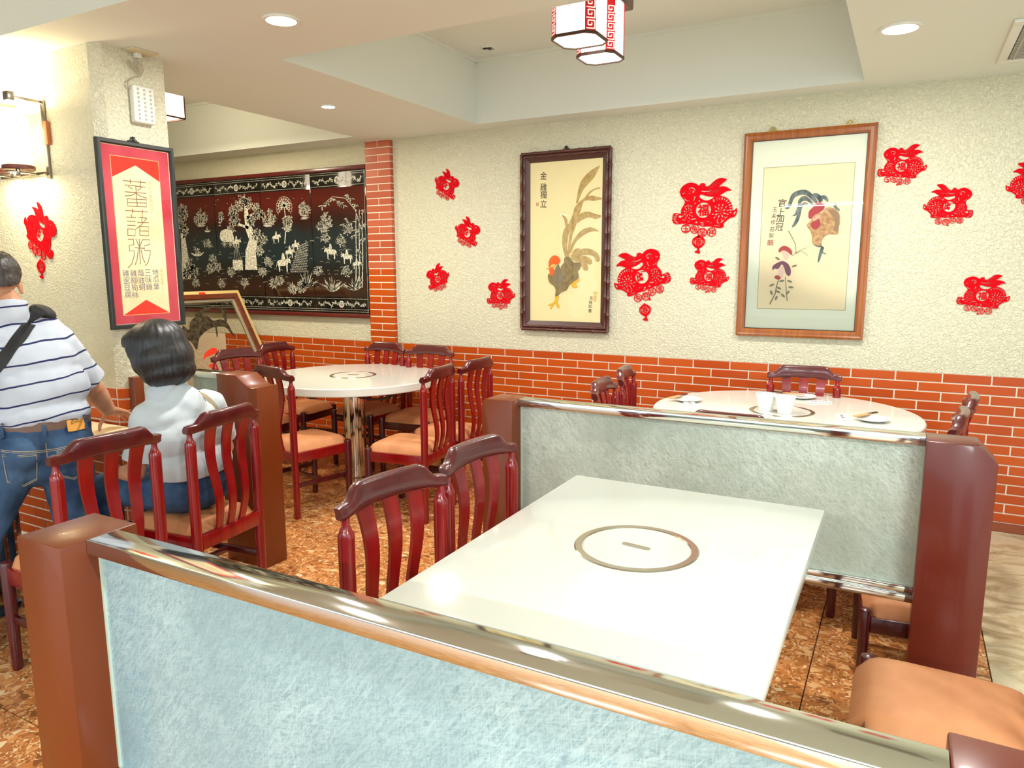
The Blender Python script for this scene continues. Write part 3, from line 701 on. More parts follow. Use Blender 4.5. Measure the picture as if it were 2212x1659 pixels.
# ------------------------------------------------------------------ things on the laid table
TZ = 0.7525
def cup(x, y, label):
    t = thing('tea_cup', label, 'cup', (x, y, TZ + 0.0023), group='white cups on the cooktop of the laid table')
    G().lathe([(0.001, 0.004), (0.030, 0.004), (0.031, 0.0), (0.034, 0.0), (0.036, 0.006), (0.049, 0.078), (0.0515, 0.080), (0.0515, 0.084), (0.0475, 0.083), (0.046, 0.078), (0.033, 0.010), (0.001, 0.008)], 32, cap=False).obj('cup_body', CERAMIC, t)
    G().lathe([(0.0485, 0.081), (0.0525, 0.082), (0.053, 0.090), (0.0505, 0.092), (0.048, 0.090)], 32, cap=False).obj('stacked_rim', CERAMIC, t)
cup(-0.612, 3.965, 'white tea cup stack on the laid table, left one of the pair')
cup(-0.512, 3.935, 'white tea cup stack on the laid table, right one of the pair')
CHOP = Mat('dark chopstick', rgb(48, 30, 26), 0.35); SLEEVE = Mat('tan paper sleeve', rgb(206, 158, 110), 0.7); REDMARK = Mat('red print', rgb(190, 40, 50), 0.7); INKP = Mat('dark print', rgb(90, 60, 66), 0.7)
def setting(x, y, a, d, where, order):
    pl = thing('dinner_plate', 'small white plate ' + where, 'plate', (x, y, TZ), group='white plates on the laid table')
    G().lathe([(0.001, 0.004), (0.040, 0.004), (0.044, 0.002), (0.050, 0.002), (0.078, 0.013), (0.080, 0.015), (0.078, 0.016), (0.052, 0.007), (0.001, 0.007)], 36, cap=False).obj('plate_body', CERAMIC, pl)
    dx, dy = cos(a), sin(a); px, py = x + d[0], y + d[1]
    ch = thing('chopstick_pair', 'pair of dark-tipped chopsticks in a tan sleeve ' + where, 'chopsticks', (px, py, TZ + 0.017), (0, 0, a), group='chopsticks on the laid table')
    G().bar((-0.06, 0, 0.003), (0.06, 0, 0.003), 0.024, 0.005).obj('paper_sleeve', SLEEVE, ch)
    for s in (-1, 1): G().bar((0.05, 0.004 * s, 0.004), (0.125, 0.004 * s, 0.004), 0.0055, 0.0055).obj('chopstick', CHOP, ch)
    nx, ny = x + d[2], y + d[3]
    nk = thing('napkin_packet', 'printed white napkin packet ' + where, 'napkin', (nx, ny, TZ), (0, 0, a + 0.7), group='napkins on the laid table')
    g = G().box(-0.065, 0.065, -0.03, 0.03, 0.0, 0.007); g.obj('packet', PAPER_W, nk, bevel=0.002)
    g = G()
    for k in range(5): g.box(-0.05 + 0.02 * k, -0.038 + 0.02 * k, -0.008 + 0.004 * (k % 3), 0.006, 0.007, 0.0076)
    g.obj('print', INKP, nk, smooth=0)
setting(-1.05, 4.06, radians(75), (-0.07, -0.01, 0.03, -0.08), 'at the left of the laid table', 0)
setting(-0.49, 4.46, radians(175), (-0.05, 0.02, 0.10, -0.10), 'at the back of the laid table', 1)
setting(-0.10, 3.94, radians(60), (-0.05, 0.03, -0.14, 0.02), 'at the right of the laid table', 2)
t = thing('napkin_packet', 'printed white wet towel packet tilted beside the crest of the front chair', 'napkin', (-0.64, 3.80, 0.7525), (0, 0, radians(-25)), group='napkins on the laid table')
G().box(-0.08, 0.08, -0.025, 0.025, 0.0, 0.008).obj('packet', PAPER_W, t, bevel=0.002)
g = G()
for k in range(9): g.bar((-0.065 + 0.015 * k, -0.012, 0.0082), (-0.055 + 0.015 * k, 0.010 - 0.006 * (k % 2), 0.0082), 0.003, 0.0006)
g.obj('print', REDMARK, t, smooth=0)
# menu sheet on the couple's table
t = thing('menu_sheet', 'cream ordering menu with brush drawing spread on the table beside the man', 'menu', (-3.55, 1.75, 0.7552))
G().box(-0.35, 0.352, -0.40, 0.366, 0.0, 0.0025).obj('sheet', Mat('cream menu', rgb(240, 218, 176), 0.45), t, bevel=0.0008)
g = G(); BR = Mat('brown brush print', rgb(150, 110, 60), 0.7)
for k in range(7):
    y0 = -0.30 + 0.09 * k; ribbon(g, [(0.05 + 0.03 * i, y0 + 0.02 * sin(i * 1.9 + k), 0.003) for i in range(9)], 0.008, 0.004, 0.003)
g.obj('print', BR, t, smooth=0)
TITLE=[[(-0.0793,0.2575),(0.0408,0.2584)],[(-0.0412,0.2684),(-0.0418,0.2469)],[(0.011,0.268),(0.0084,0.2393)],[(-0.0721,0.2378),(-0.0219,0.2385),(0.0342,0.2367)],[(-0.0544,0.2342),(-0.0348,0.2228)],[(0.015,0.2337),(-0.0076,0.217)],[(-0.015,0.2379),(-0.0157,0.1432)],[(-0.0751,0.206),(0.0373,0.2084)],[(-0.0181,0.2036),(-0.0446,0.1909),(-0.0759,0.187)],[(-0.0158,0.2038),(0.0064,0.191),(0.0382,0.1861)],[(-0.0643,0.1748),(0.036,0.1779),(0.033,0.1438),(-0.0652,0.1409),(-0.0643,0.1748)],[(-0.065,0.1574),(0.0346,0.1617)],[(-0.0785,0.1193),(0.0371,0.1203)],[(-0.0433,0.13),(-0.042,0.108)],[(0.0095,0.1303),(0.0083,0.107)],[(-0.0503,0.1033),(-0.0491,0.0909)],[(-0.079,0.0891),(-0.0271,0.0893)],[(-0.0752,0.0707),(-0.0324,0.0709)],[(-0.0757,0.0507),(-0.0333,0.0511)],[(-0.0749,0.0341),(-0.0358,0.0342),(-0.0395,0.0033),(-0.0777,0.004),(-0.0749,0.0341)],[(-0.0143,0.0909),(0.0306,0.0901)],[(0.0058,0.1047),(0.0011,0.0685)],[(-0.0235,0.0672),(0.0384,0.0692)],[(0.0279,0.087),(-0.0008,0.0578),(-0.031,0.0353)],[(-0.011,0.0489),(0.0356,0.049),(0.0318,0.006),(-0.0149,0.0064),(-0.011,0.0489)],[(-0.013,0.0276),(0.0338,0.0284)],[(-0.078,-0.0149),(-0.0493,-0.0126),(-0.0508,-0.0392),(-0.0751,-0.0428),(-0.0752,-0.0693),(-0.0505,-0.0675),(-0.0546,-0.0964),(-0.0692,-0.1304),(-0.0904,-0.1507)],[(-0.0375,-0.0114),(-0.0242,-0.0448)],[(-0.0014,-0.0123),(-0.0198,-0.049)],[(-0.0461,-0.0539),(0.0057,-0.0548)],[(-0.0197,-0.0108),(-0.025,-0.1323)],[(-0.0277,-0.0577),(-0.0394,-0.1089),(-0.051,-0.1345)],[(-0.0139,-0.0616),(-0.0082,-0.1043),(0.0018,-0.1257)],[(-0.0002,-0.0144),(0.0349,-0.0132),(0.0313,-0.0369),(0.0045,-0.042),(0.0033,-0.0655),(0.0351,-0.0649),(0.0318,-0.0865),(0.0162,-0.1256),(0.0006,-0.1386)]]
A1={
'f1':[(0.082,0.273),(0.102,0.377),(0.124,0.425),(0.178,0.477),(0.249,0.512),(0.252,0.503),(0.216,0.44),(0.164,0.388),(0.133,0.355),(0.103,0.293),(0.095,0.273)],
'f2':[(0.149,0.305),(0.18,0.342),(0.225,0.364),(0.259,0.367),(0.256,0.359),(0.218,0.352),(0.184,0.328),(0.165,0.304)],
'f3':[(0.057,0.189),(0.072,0.238),(0.111,0.279),(0.157,0.308),(0.203,0.315),(0.257,0.3),(0.286,0.292),(0.257,0.286),(0.211,0.28),(0.165,0.287),(0.134,0.271),(0.119,0.222),(0.096,0.174),(0.073,0.146),(0.042,0.126),(0.03,0.133)],
'f4':[(0.03,0.126),(0.045,0.147),(0.088,0.174),(0.135,0.204),(0.182,0.206),(0.228,0.19),(0.27,0.178),(0.259,0.165),(0.229,0.157),(0.182,0.169),(0.136,0.158),(0.089,0.131),(0.058,0.125)],
'f5':[(-0.031,0.198),(-0.007,0.184),(0.013,0.162),(0.016,0.127),(0.002,0.113),(-0.006,0.149),(-0.019,0.178)],
'f6':[(0.03,0.133),(0.002,0.105),(-0.018,0.063),(-0.023,0.005),(-0.013,-0.053),(0.004,-0.104),(0.024,-0.104),(0.015,-0.046),(0.019,0.012),(0.03,0.069),(0.058,0.125)],
'f7':[(0.061,0.132),(0.089,0.146),(0.077,0.103),(0.054,0.047),(0.045,-0.011),(0.036,-0.068),(0.032,-0.104),(0.016,-0.1),(0.023,-0.039),(0.031,0.026),(0.042,0.083)],
'f8':[(0.036,-0.068),(0.055,-0.011),(0.09,0.046),(0.137,0.087),(0.191,0.1),(0.23,0.088),(0.257,0.072),(0.23,0.074),(0.184,0.069),(0.137,0.045),(0.09,0.01),(0.063,-0.032),(0.044,-0.075)],
'f9':[(0.06,-0.068),(0.083,-0.047),(0.113,-0.044),(0.091,-0.058),(0.064,-0.079)],
'f10':[(0.044,-0.097),(0.091,-0.062),(0.139,-0.046),(0.193,-0.049),(0.24,-0.071),(0.264,-0.106),(0.26,-0.135),(0.237,-0.131),(0.225,-0.102),(0.186,-0.088),(0.131,-0.091),(0.076,-0.105)],
'f11':[(0.06,-0.112),(0.116,-0.098),(0.171,-0.102),(0.206,-0.127),(0.203,-0.152),(0.179,-0.152),(0.148,-0.134),(0.092,-0.126)],
'f12':[(0.044,-0.108),(0.1,-0.119),(0.148,-0.134),(0.175,-0.163),(0.176,-0.195),(0.148,-0.192),(0.132,-0.166),(0.092,-0.141)],
'body':[(-0.004,-0.111),(0.032,-0.101),(0.069,-0.141),(0.124,-0.148),(0.117,-0.184),(0.101,-0.206),(0.109,-0.235),(0.102,-0.26),(0.07,-0.279),(0.038,-0.301),(0.014,-0.338),(-0.026,-0.353),(-0.055,-0.381),(-0.073,-0.38),(-0.069,-0.339),(-0.084,-0.309),(-0.117,-0.287),(-0.132,-0.25),(-0.126,-0.221),(-0.093,-0.235),(-0.081,-0.199),(-0.052,-0.154),(-0.034,-0.191),(-0.028,-0.169),(-0.004,-0.14)],
'breast':[(-0.093,-0.235),(-0.072,-0.199),(-0.052,-0.162),(-0.034,-0.199),(-0.011,-0.257),(-0.027,-0.301),(-0.072,-0.317)],
'comb':[(-0.126,-0.162),(-0.122,-0.125),(-0.098,-0.096),(-0.069,-0.092),(-0.041,-0.111),(-0.035,-0.133),(-0.052,-0.151),(-0.085,-0.151),(-0.106,-0.158),(-0.118,-0.176)],
'wattle':[(-0.118,-0.18),(-0.097,-0.173),(-0.081,-0.206),(-0.089,-0.232),(-0.109,-0.232),(-0.119,-0.206)],
'face':[(-0.11,-0.162),(-0.081,-0.151),(-0.073,-0.165),(-0.089,-0.176),(-0.11,-0.176)],
'beak':[(-0.147,-0.182),(-0.122,-0.176),(-0.122,-0.187)],
'leg1':[(-0.073,-0.383),(-0.051,-0.381),(-0.046,-0.398),(-0.057,-0.42),(-0.042,-0.45),(-0.042,-0.467),(-0.054,-0.465),(-0.071,-0.432),(-0.083,-0.44),(-0.108,-0.476),(-0.114,-0.47),(-0.1,-0.447),(-0.129,-0.452),(-0.125,-0.444),(-0.087,-0.428),(-0.075,-0.413)],
'leg2':[(0.058,-0.29),(0.094,-0.26),(0.114,-0.255),(0.11,-0.275),(0.078,-0.29),(0.098,-0.3),(0.099,-0.315),(0.079,-0.321),(0.061,-0.315)],
'pts':[(-0.173,0.471),(-0.173,0.392),(-0.172,0.338),(-0.172,0.277),(-0.221,0.275),(0.206,-0.392),(0.201,-0.423),(0.199,-0.45),(0.198,-0.481),(0.235,-0.393),(0.237,-0.353)],
'inner':[(-0.271,0.566),(0.305,0.563),(0.289,-0.57),(-0.263,-0.576)],
}
A2={
't1':[(-0.115,0.167),(-0.101,0.179),(-0.091,0.214),(-0.079,0.248),(-0.051,0.266),(-0.013,0.272),(0.016,0.263),(0.045,0.237),(0.068,0.202),(0.067,0.182),(0.043,0.203),(0.018,0.228),(-0.011,0.242),(-0.044,0.236),(-0.063,0.222),(-0.073,0.198),(-0.082,0.171),(-0.098,0.16)],
't2':[(-0.071,0.116),(-0.053,0.133),(-0.041,0.182),(-0.038,0.211),(-0.011,0.235),(0.018,0.223),(0.048,0.188),(0.044,0.178),(0.01,0.204),(-0.019,0.201),(-0.024,0.176),(-0.025,0.141),(-0.043,0.122)],
't3':[(-0.068,0.051),(-0.051,0.093),(-0.039,0.132),(-0.035,0.162),(-0.018,0.191),(0.005,0.195),(0.02,0.184),(-0.003,0.18),(-0.016,0.161),(-0.021,0.126),(-0.031,0.087),(-0.049,0.058)],
't4':[(0.04,0.242),(0.063,0.248),(0.093,0.225),(0.099,0.2),(0.08,0.196),(0.065,0.216)],
't5':[(0.079,0.225),(0.097,0.233),(0.116,0.229),(0.13,0.208),(0.127,0.192),(0.107,0.209),(0.089,0.215)],
'comb':[(0.024,0.115),(0.027,0.144),(0.045,0.163),(0.067,0.187),(0.08,0.197),(0.104,0.183),(0.112,0.165),(0.106,0.149),(0.084,0.132),(0.061,0.121),(0.044,0.099),(0.03,0.1)],
'body':[(0.115,0.155),(0.143,0.162),(0.171,0.148),(0.195,0.123),(0.203,0.084),(0.198,0.036),(0.194,0.002),(0.152,0.003),(0.121,-0.011),(0.108,-0.041),(0.105,-0.066),(0.057,-0.05),(0.053,-0.01),(0.038,0.03),(0.018,0.056),(0.031,0.08),(0.049,0.099),(0.07,0.128),(0.098,0.132)],
'wing':[(0.13,0.145),(0.162,0.144),(0.191,0.118),(0.198,0.075),(0.193,0.021),(0.169,0.027),(0.176,0.066),(0.164,0.105)],
'wing2':[(0.158,0.171),(0.171,0.185),(0.179,0.163),(0.193,0.152),(0.197,0.138),(0.183,0.143),(0.171,0.153)],
'wattle':[(0.039,0.07),(0.064,0.084),(0.084,0.096),(0.095,0.068),(0.087,0.044),(0.067,0.033),(0.05,0.042)],
'face':[(0.053,0.099),(0.071,0.116),(0.086,0.108),(0.077,0.093),(0.054,0.084)],
'thigh':[(0.06,-0.05),(0.11,-0.066),(0.115,-0.073),(0.082,-0.07)],
'feet':[(0.11,-0.071),(0.098,-0.1),(0.092,-0.16),(0.103,-0.155),(0.115,-0.111),(0.136,-0.118),(0.133,-0.108),(0.118,-0.101),(0.124,-0.076)],
'br1':[(-0.086,0.029),(-0.065,-0.007),(-0.04,-0.053),(-0.035,-0.109)],
'br2':[(-0.035,-0.109),(-0.002,-0.094),(0.035,-0.122)],
'br3':[(-0.058,-0.123),(-0.021,-0.094),(0.025,-0.074)],
'flo1':[(-0.138,-0.095),(-0.129,-0.072),(-0.105,-0.061),(-0.076,-0.073),(-0.057,-0.098),(-0.061,-0.118),(-0.079,-0.101),(-0.109,-0.087),(-0.128,-0.1)],
'pale1':[(-0.114,-0.092),(-0.079,-0.103),(-0.077,-0.128),(-0.086,-0.144),(-0.104,-0.133)],
'flo2':[(-0.167,-0.21),(-0.166,-0.184),(-0.139,-0.164),(-0.11,-0.154),(-0.08,-0.169),(-0.061,-0.2),(-0.059,-0.235),(-0.071,-0.246),(-0.089,-0.225),(-0.098,-0.195),(-0.114,-0.174),(-0.133,-0.202),(-0.155,-0.2)],
'pale2':[(-0.127,-0.205),(-0.109,-0.184),(-0.101,-0.2),(-0.103,-0.241),(-0.119,-0.261),(-0.135,-0.246)],
'flo3':[(-0.154,-0.256),(-0.14,-0.241),(-0.115,-0.256),(-0.129,-0.269)],
'st1':[(-0.173,-0.423),(-0.144,-0.355),(-0.137,-0.303),(-0.125,-0.256)],
'st2':[(-0.07,-0.4),(-0.078,-0.344),(-0.09,-0.251)],
'leaves':[(-0.167,-0.303),(-0.124,-0.321),(-0.128,-0.344),(-0.136,-0.383),(-0.109,-0.277),(-0.062,-0.279),(-0.053,-0.315),(-0.07,-0.349),(-0.097,-0.367),(-0.167,-0.35),(-0.04,-0.185),(-0.141,-0.138)],
'pts':[(-0.131,0.198),(-0.136,0.143),(-0.139,0.106),(-0.141,0.053),(-0.173,0.16),(-0.178,0.122),(-0.179,0.084),(-0.182,0.041),(-0.185,0.003),(-0.188,-0.04)],
}
BT=[(-0.018,0.206),(-0.021,0.067),(-0.025,-0.079),(-0.104,-0.175),(-0.103,-0.208),(-0.103,-0.24),(-0.102,-0.276),(-0.064,-0.175),(-0.064,-0.209),(-0.064,-0.243),(-0.064,-0.278),(-0.024,-0.173),(-0.025,-0.21),(-0.024,-0.242),(0.012,-0.173),(0.014,-0.208),(0.013,-0.241),(0.053,-0.171),(0.054,-0.206),(0.053,-0.241),(0.058,0.259),(0.061,0.132),(0.061,0.121),(0.058,0.087),(0.088,-0.165),(0.087,-0.225),(0.087,-0.24),(0.086,-0.271),(-0.078,0.2),(0.044,0.211),(-0.012,0.271),(-0.024,0.141)]
LEAN={
'a':[(-0.536,1.285),(-0.453,1.337),(-0.367,1.361),(-0.288,1.364),(-0.236,1.339),(-0.222,1.287),(-0.237,1.23),(-0.284,1.175),(-0.271,1.218),(-0.264,1.283),(-0.289,1.328),(-0.347,1.338),(-0.429,1.307),(-0.475,1.274),(-0.51,1.263)],
'b':[(-0.649,1.162),(-0.616,1.221),(-0.552,1.266),(-0.467,1.274),(-0.419,1.264),(-0.384,1.226),(-0.319,1.232),(-0.271,1.218),(-0.25,1.18),(-0.245,1.107),(-0.234,1.064),(-0.263,1.087),(-0.282,1.146),(-0.328,1.164),(-0.376,1.161),(-0.392,1.112),(-0.421,1.065),(-0.407,1.121),(-0.398,1.163),(-0.449,1.153),(-0.522,1.123),(-0.586,1.081),(-0.621,1.036),(-0.661,0.979),(-0.676,1.041),(-0.702,1.078),(-0.715,1.127),(-0.712,1.188),(-0.689,1.2),(-0.667,1.17)],
'comb':[(-0.629,0.907),(-0.598,0.944),(-0.54,0.972),(-0.506,0.982),(-0.469,0.965),(-0.492,0.932),(-0.534,0.923),(-0.568,0.913),(-0.609,0.904),(-0.632,0.887)],
'wattle':[(-0.611,0.836),(-0.571,0.845),(-0.572,0.817),(-0.61,0.809)],
'body':[(-0.724,1.006),(-0.675,0.98),(-0.635,0.942),(-0.632,0.887),(-0.602,0.856),(-0.633,0.805),(-0.804,0.828)],
'tl':[(-0.612,1.381),(-0.203,1.36)],
'tag':[(-0.395,1.488)],
}
def flatmat(n, c, r=0.6): return Mat(n, c, r, spec=0.3)
def frame_sides(t, w, h, prof, mat, name='frame'):
    """mitred frame; prof lists (inset from outer edge, height above wall)"""
    rows = []
    for ins, z in prof: rows.append([(-w / 2 + ins, -h / 2 + ins, z), (w / 2 - ins, -h / 2 + ins, z), (w / 2 - ins, h / 2 - ins, z), (-w / 2 + ins, h / 2 - ins, z)])
    return G().grid(rows, closed=True).obj(name, mat, t, smooth=25)
def plate(t, name, w, h, z, mat, th=0.002):
    if mat is PANE: return G().add([(-w / 2, -h / 2, z), (w / 2, -h / 2, z), (w / 2, h / 2, z), (-w / 2, h / 2, z)], [(0, 1, 2, 3)]).obj(name, mat, t, smooth=0)
    return G().box(-w / 2, w / 2, -h / 2, h / 2, z - th, z).obj(name, mat, t, smooth=0)
def shapes(t, name, keys, D, mat, z, sm=3, half=0.0008):
    g = G()
    for k in keys: put_flat(g, [smooth_poly(D[k], sm)], z, half)
    return g.obj(name, mat, t, smooth=0)
def hanger(t, x, y, mat, s=1.0):
    g = G()
    for r in (0.012, 0.020): g.tube([(x + r * s * cos(a), y + r * s * 0.9 * sin(a), 0.006) for a in [pi * k / 8 for k in range(9)]], 0.0022 * s, 6)
    g.bar((x - .03 * s, y + .004, .006), (x + .03 * s, y + .004, .006), .005, .004).bar((x, y, .006), (x, y + .026 * s, .006), .005, .004, (0, 0, 1)).bar((x - .012 * s, y + .022 * s, .006), (x + .012 * s, y + .022 * s, .006), .004, .004)
    g.obj('hanger', mat, t, smooth=40)

# --- bamboo-framed feather rooster
t = thing('framed_picture', 'tall dark bamboo frame with a golden rooster standing on one leg', 'picture', (-2.17, WY, 1.685), ROT_BACK)
W1, H1 = 0.70, 1.272
BAM = mat_wood('dark bamboo', rgb(92, 44, 34), rgb(66, 30, 24), 0.35, 0.3, (6, 6, 6))
frame_sides(t, W1 - 0.02, H1 - 0.02, [(0, 0.002), (0, 0.028), (0.03, 0.028), (0.055, 0.016), (0.062, 0.012)], Mat('dark frame wood', rgb(74, 40, 32), 0.4), 'frame')
def bamboo(t, a, b, r, k):
    a = Vector(a); b = Vector(b); n = max(3, int((b - a).length / 0.105)); pts = []; rad = []
    for i in range(n):
        for q, rr in ((0.02, 1.28), (0.06, 1.0), (0.5, 0.94), (0.94, 1.0), (0.985, 1.28)):
            pts.append(a + (b - a) * (i + q) / n); rad.append(r * rr)
    G().tube(pts, rad, 10).obj('bamboo_rod', BAM, t, smooth=50)
for off, r, zz in ((0.010, 0.0115, 0.030), (0.032, 0.0095, 0.029)):
    x, y = W1 / 2 - off, H1 / 2 - off
    bamboo(t, (-x, -y, zz), (x, -y, zz), r, 0); bamboo(t, (-x, y, zz), (x, y, zz), r, 0); bamboo(t, (-x, -y, zz), (-x, y, zz), r, 0); bamboo(t, (x, -y, zz), (x, y, zz), r, 0)
plate(t, 'picture_ground', 0.585, 1.15, 0.010, flatmat('yellow cream silk', rgb(230, 216, 164)))
FEA = Mat('olive feather', rgb(150, 122, 66), 0.6); FEA.noise_col(rgb(160, 132, 68), rgb(188, 160, 98), (40, 24, 1), 1.0, 4)
FED = Mat('dark feather', rgb(92, 78, 44), 0.6); FED.noise_col(rgb(112, 96, 52), rgb(142, 120, 68), (40, 30, 1), 1.0, 4)
for i, k in enumerate(('f1', 'f2', 'f5', 'f6', 'f7', 'f3', 'f4', 'f8', 'f9', 'f10', 'f11', 'f12')):
    shapes(t, 'tail_feather', [k], A1, FEA, 0.011 + 0.0003 * i)
shapes(t, 'rooster_body', ['body'], A1, FED, 0.0148); shapes(t, 'rooster_breast', ['breast'], A1, Mat('grey feather', rgb(124, 112, 84), 0.6), 0.0156)
ORG = flatmat('orange comb', rgb(226, 96, 34)); YEL = flatmat('yellow leg', rgb(224, 172, 30))
shapes(t, 'rooster_comb', ['comb', 'wattle'], A1, ORG, 0.0165); shapes(t, 'rooster_face', ['face', 'beak'], A1, flatmat('yellow face', rgb(228, 178, 84)), 0.0172); shapes(t, 'rooster_leg', ['leg1', 'leg2'], A1, YEL, 0.0145)
g = G()
for i, ch in enumerate('金雞獨立'): put_text(g, ch, A1['pts'][i][0], A1['pts'][i][1], 0.052, 0.052, 0.0112, 0.0, -0.06)
for i, ch in enumerate('吉祥如意'): put_text(g, ch, A1['pts'][5 + i][0], A1['pts'][5 + i][1], 0.026, 0.026, 0.0112, 0.0)
INK = flatmat('black ink', rgb(30, 28, 26)); g.obj('calligraphy', INK, t, smooth=0)
SEAL = flatmat('red seal', rgb(176, 60, 44)); sx, sy = A1['pts'][4]; g = G()
for a, b, c, d in ((-.011, .011, .009, .011), (-.011, .011, -.011, -.009), (-.011, -.009, -.011, .011), (.009, .011, -.011, .011), (-.005, -.002, -.007, .007), (.001, .006, .002, .004), (.001, .006, -.004, -.002)): g.box(sx + a, sx + b, sy + c, sy + d, .0105, .0112)
g.obj('seal', SEAL, t, smooth=0)
g = G(); sx, sy = A1['pts'][9]; g.box(sx - .011, sx + .011, sy - .022, sy + .022, .0105, .0112); sx, sy = A1['pts'][10]
put_flat(g, [[(sx - .014, sy - .012), (sx + .014, sy - .012), (sx + .020, sy + .008), (sx + .008, sy), (sx, sy + .014), (sx - .008, sy), (sx - .020, sy + .008)]], .011)
g.obj('gold_seal', flatmat('tan seal', rgb(212, 178, 112)), t, smooth=0)
plate(t, 'glass_pane', 0.59, 1.16, 0.021, PANE, 0.001); hanger(t, 0.0, H1 / 2, BLACKM, 1.1)

# --- golden wood frame with painted rooster and cockscomb
t = thing('framed_picture', 'large honey wood frame with a painted rooster and cockscomb flowers', 'picture', (-0.58, WY, 1.697), ROT_BACK)
HONEY = mat_wood('honey wood', rgb(166, 96, 40), rgb(136, 70, 26), 0.32, 0.35, (40, 3, 3))
frame_sides(t, 0.742, 1.25, [(0, 0.002), (0, 0.030), (0.012, 0.034), (0.020, 0.030), (0.036, 0.030), (0.044, 0.024), (0.050, 0.016)], HONEY, 'frame')
frame_sides(t, 0.646, 1.154, [(0, 0.018), (0.004, 0.018), (0.004, 0.012)], Mat('dark fillet', rgb(64, 36, 34), 0.4), 'fillet')
plate(t, 'mat_board', 0.65, 1.16, 0.011, flatmat('pale mat', rgb(228, 230, 208)))
frame_sides(t, 0.516, 0.868, [(0, 0.0112), (0.002, 0.0124), (0.004, 0.0112)], flatmat('mat bevel', rgb(176, 172, 140)), 'mat_bevel').location = (0.007, -0.018, 0)
o = plate(t, 'picture_ground', 0.508, 0.86, 0.0116, flatmat('buff silk', rgb(236, 218, 178))); o.location = (0.007, -0.018, 0)
SLATE = Mat('slate feather', rgb(82, 96, 96), 0.6); SLATE.noise_col(rgb(54, 70, 76), rgb(120, 130, 122), (30, 16, 1), 1.0, 3)
TAN = Mat('tan feather', rgb(186, 142, 86), 0.6); TAN.noise_col(rgb(164, 116, 64), rgb(206, 166, 110), (40, 40, 1), 1.0, 3)
RBR = flatmat('crimson comb', rgb(172, 58, 56)); OLV = flatmat('olive ink', rgb(130, 124, 84)); PUR = flatmat('purple petals', rgb(116, 66, 84))
for i, k in enumerate(('t5', 't4', 't1', 't2', 't3')): shapes(t, 'tail_feather', [k], A2, SLATE, 0.0120 + .0003 * i)
shapes(t, 'rooster_leg', ['thigh', 'feet'], A2, SLATE, .0124); shapes(t, 'rooster_body', ['body'], A2, TAN, .0136); shapes(t, 'rooster_wing', ['wing'], A2, Mat('wing', rgb(150, 118, 80), 0.6), .0142); shapes(t, 'rooster_wing', ['wing2'], A2, SLATE, .0146)
shapes(t, 'rooster_face', ['face'], A2, flatmat('pale face', rgb(216, 176, 140)), .0146); shapes(t, 'rooster_comb', ['comb', 'wattle'], A2, RBR, .0150)
g = G(); put_flat(g, [[(A2['face'][0][0] + .008 + .0025 * cos(a * .8), A2['face'][0][1] + .004 + .0025 * sin(a * .8)) for a in range(8)]], .0154); g.obj('rooster_eye', INK, t, smooth=0)
g = G()
for k, w in (('br1', .006), ('br2', .004), ('br3', .004)): ribbon(g, A2[k], w, w * .6, .0120)
for k, w in (('st1', .0085), ('st2', .0065)): ribbon(g, A2[k], w, w * .6, .0120)
for i, (x, y) in enumerate(A2['leaves']):
    a = (0.4, 2.7, -0.5, 1.2, 0.2, -0.3, -0.1, 0.9, 2.4, 1.9, 0.3, 2.6)[i]; L = .016
    put_flat(g, [[(x + L * cos(u) * cos(a) - L * .42 * sin(u) * sin(a), y + L * cos(u) * sin(a) + L * .42 * sin(u) * cos(a)) for u in [k * pi / 5 for k in range(10)]]], .0122 + .0001 * i, .0003)
g.obj('flower_stem', OLV, t, smooth=0)
shapes(t, 'cockscomb_flower', ['pale1', 'pale2'], A2, flatmat('pale pink', rgb(222, 192, 172)), .0130); shapes(t, 'cockscomb_flower', ['flo1', 'flo3'], A2, RBR, .0136); shapes(t, 'cockscomb_flower', ['flo2'], A2, PUR, .0136)
g = G()
for i, ch in enumerate('官上加冠'): put_text(g, ch, A2['pts'][i][0], A2['pts'][i][1], .046, .048, .0122, .004, -.08)
for i, ch in enumerate('玉溪修莊製'): put_text(g, ch, A2['pts'][4 + i][0], A2['pts'][4 + i][1], .028, .028, .0122, .0, -.08)
g.obj('calligraphy', INK, t, smooth=0)
sx, sy = A2['pts'][9]; g = G()
for k in range(4):
    g.box(sx - .017 + .0095 * k, sx - .0125 + .0095 * k, sy - .016, sy + .016, .0118, .0122)
g.box(sx - .017, sx + .017, sy + .013, sy + .016, .0118, .0122).box(sx - .017, sx + .017, sy - .016, sy - .013, .0118, .0122).box(sx - .017, sx + .017, sy - .0015, sy + .0015, .0118, .0122)
g.obj('seal', SEAL, t, smooth=0)
plate(t, 'glass_pane', 0.645, 1.155, 0.020, PANE, 0.001)
BRASS = Mat('brass', (0.62, 0.50, 0.22, 1), 0.3, 1.0)
hanger(t, -0.21, 0.625, BRASS, 1.3); hanger(t, 0.22, 0.625, BRASS, 1.3)

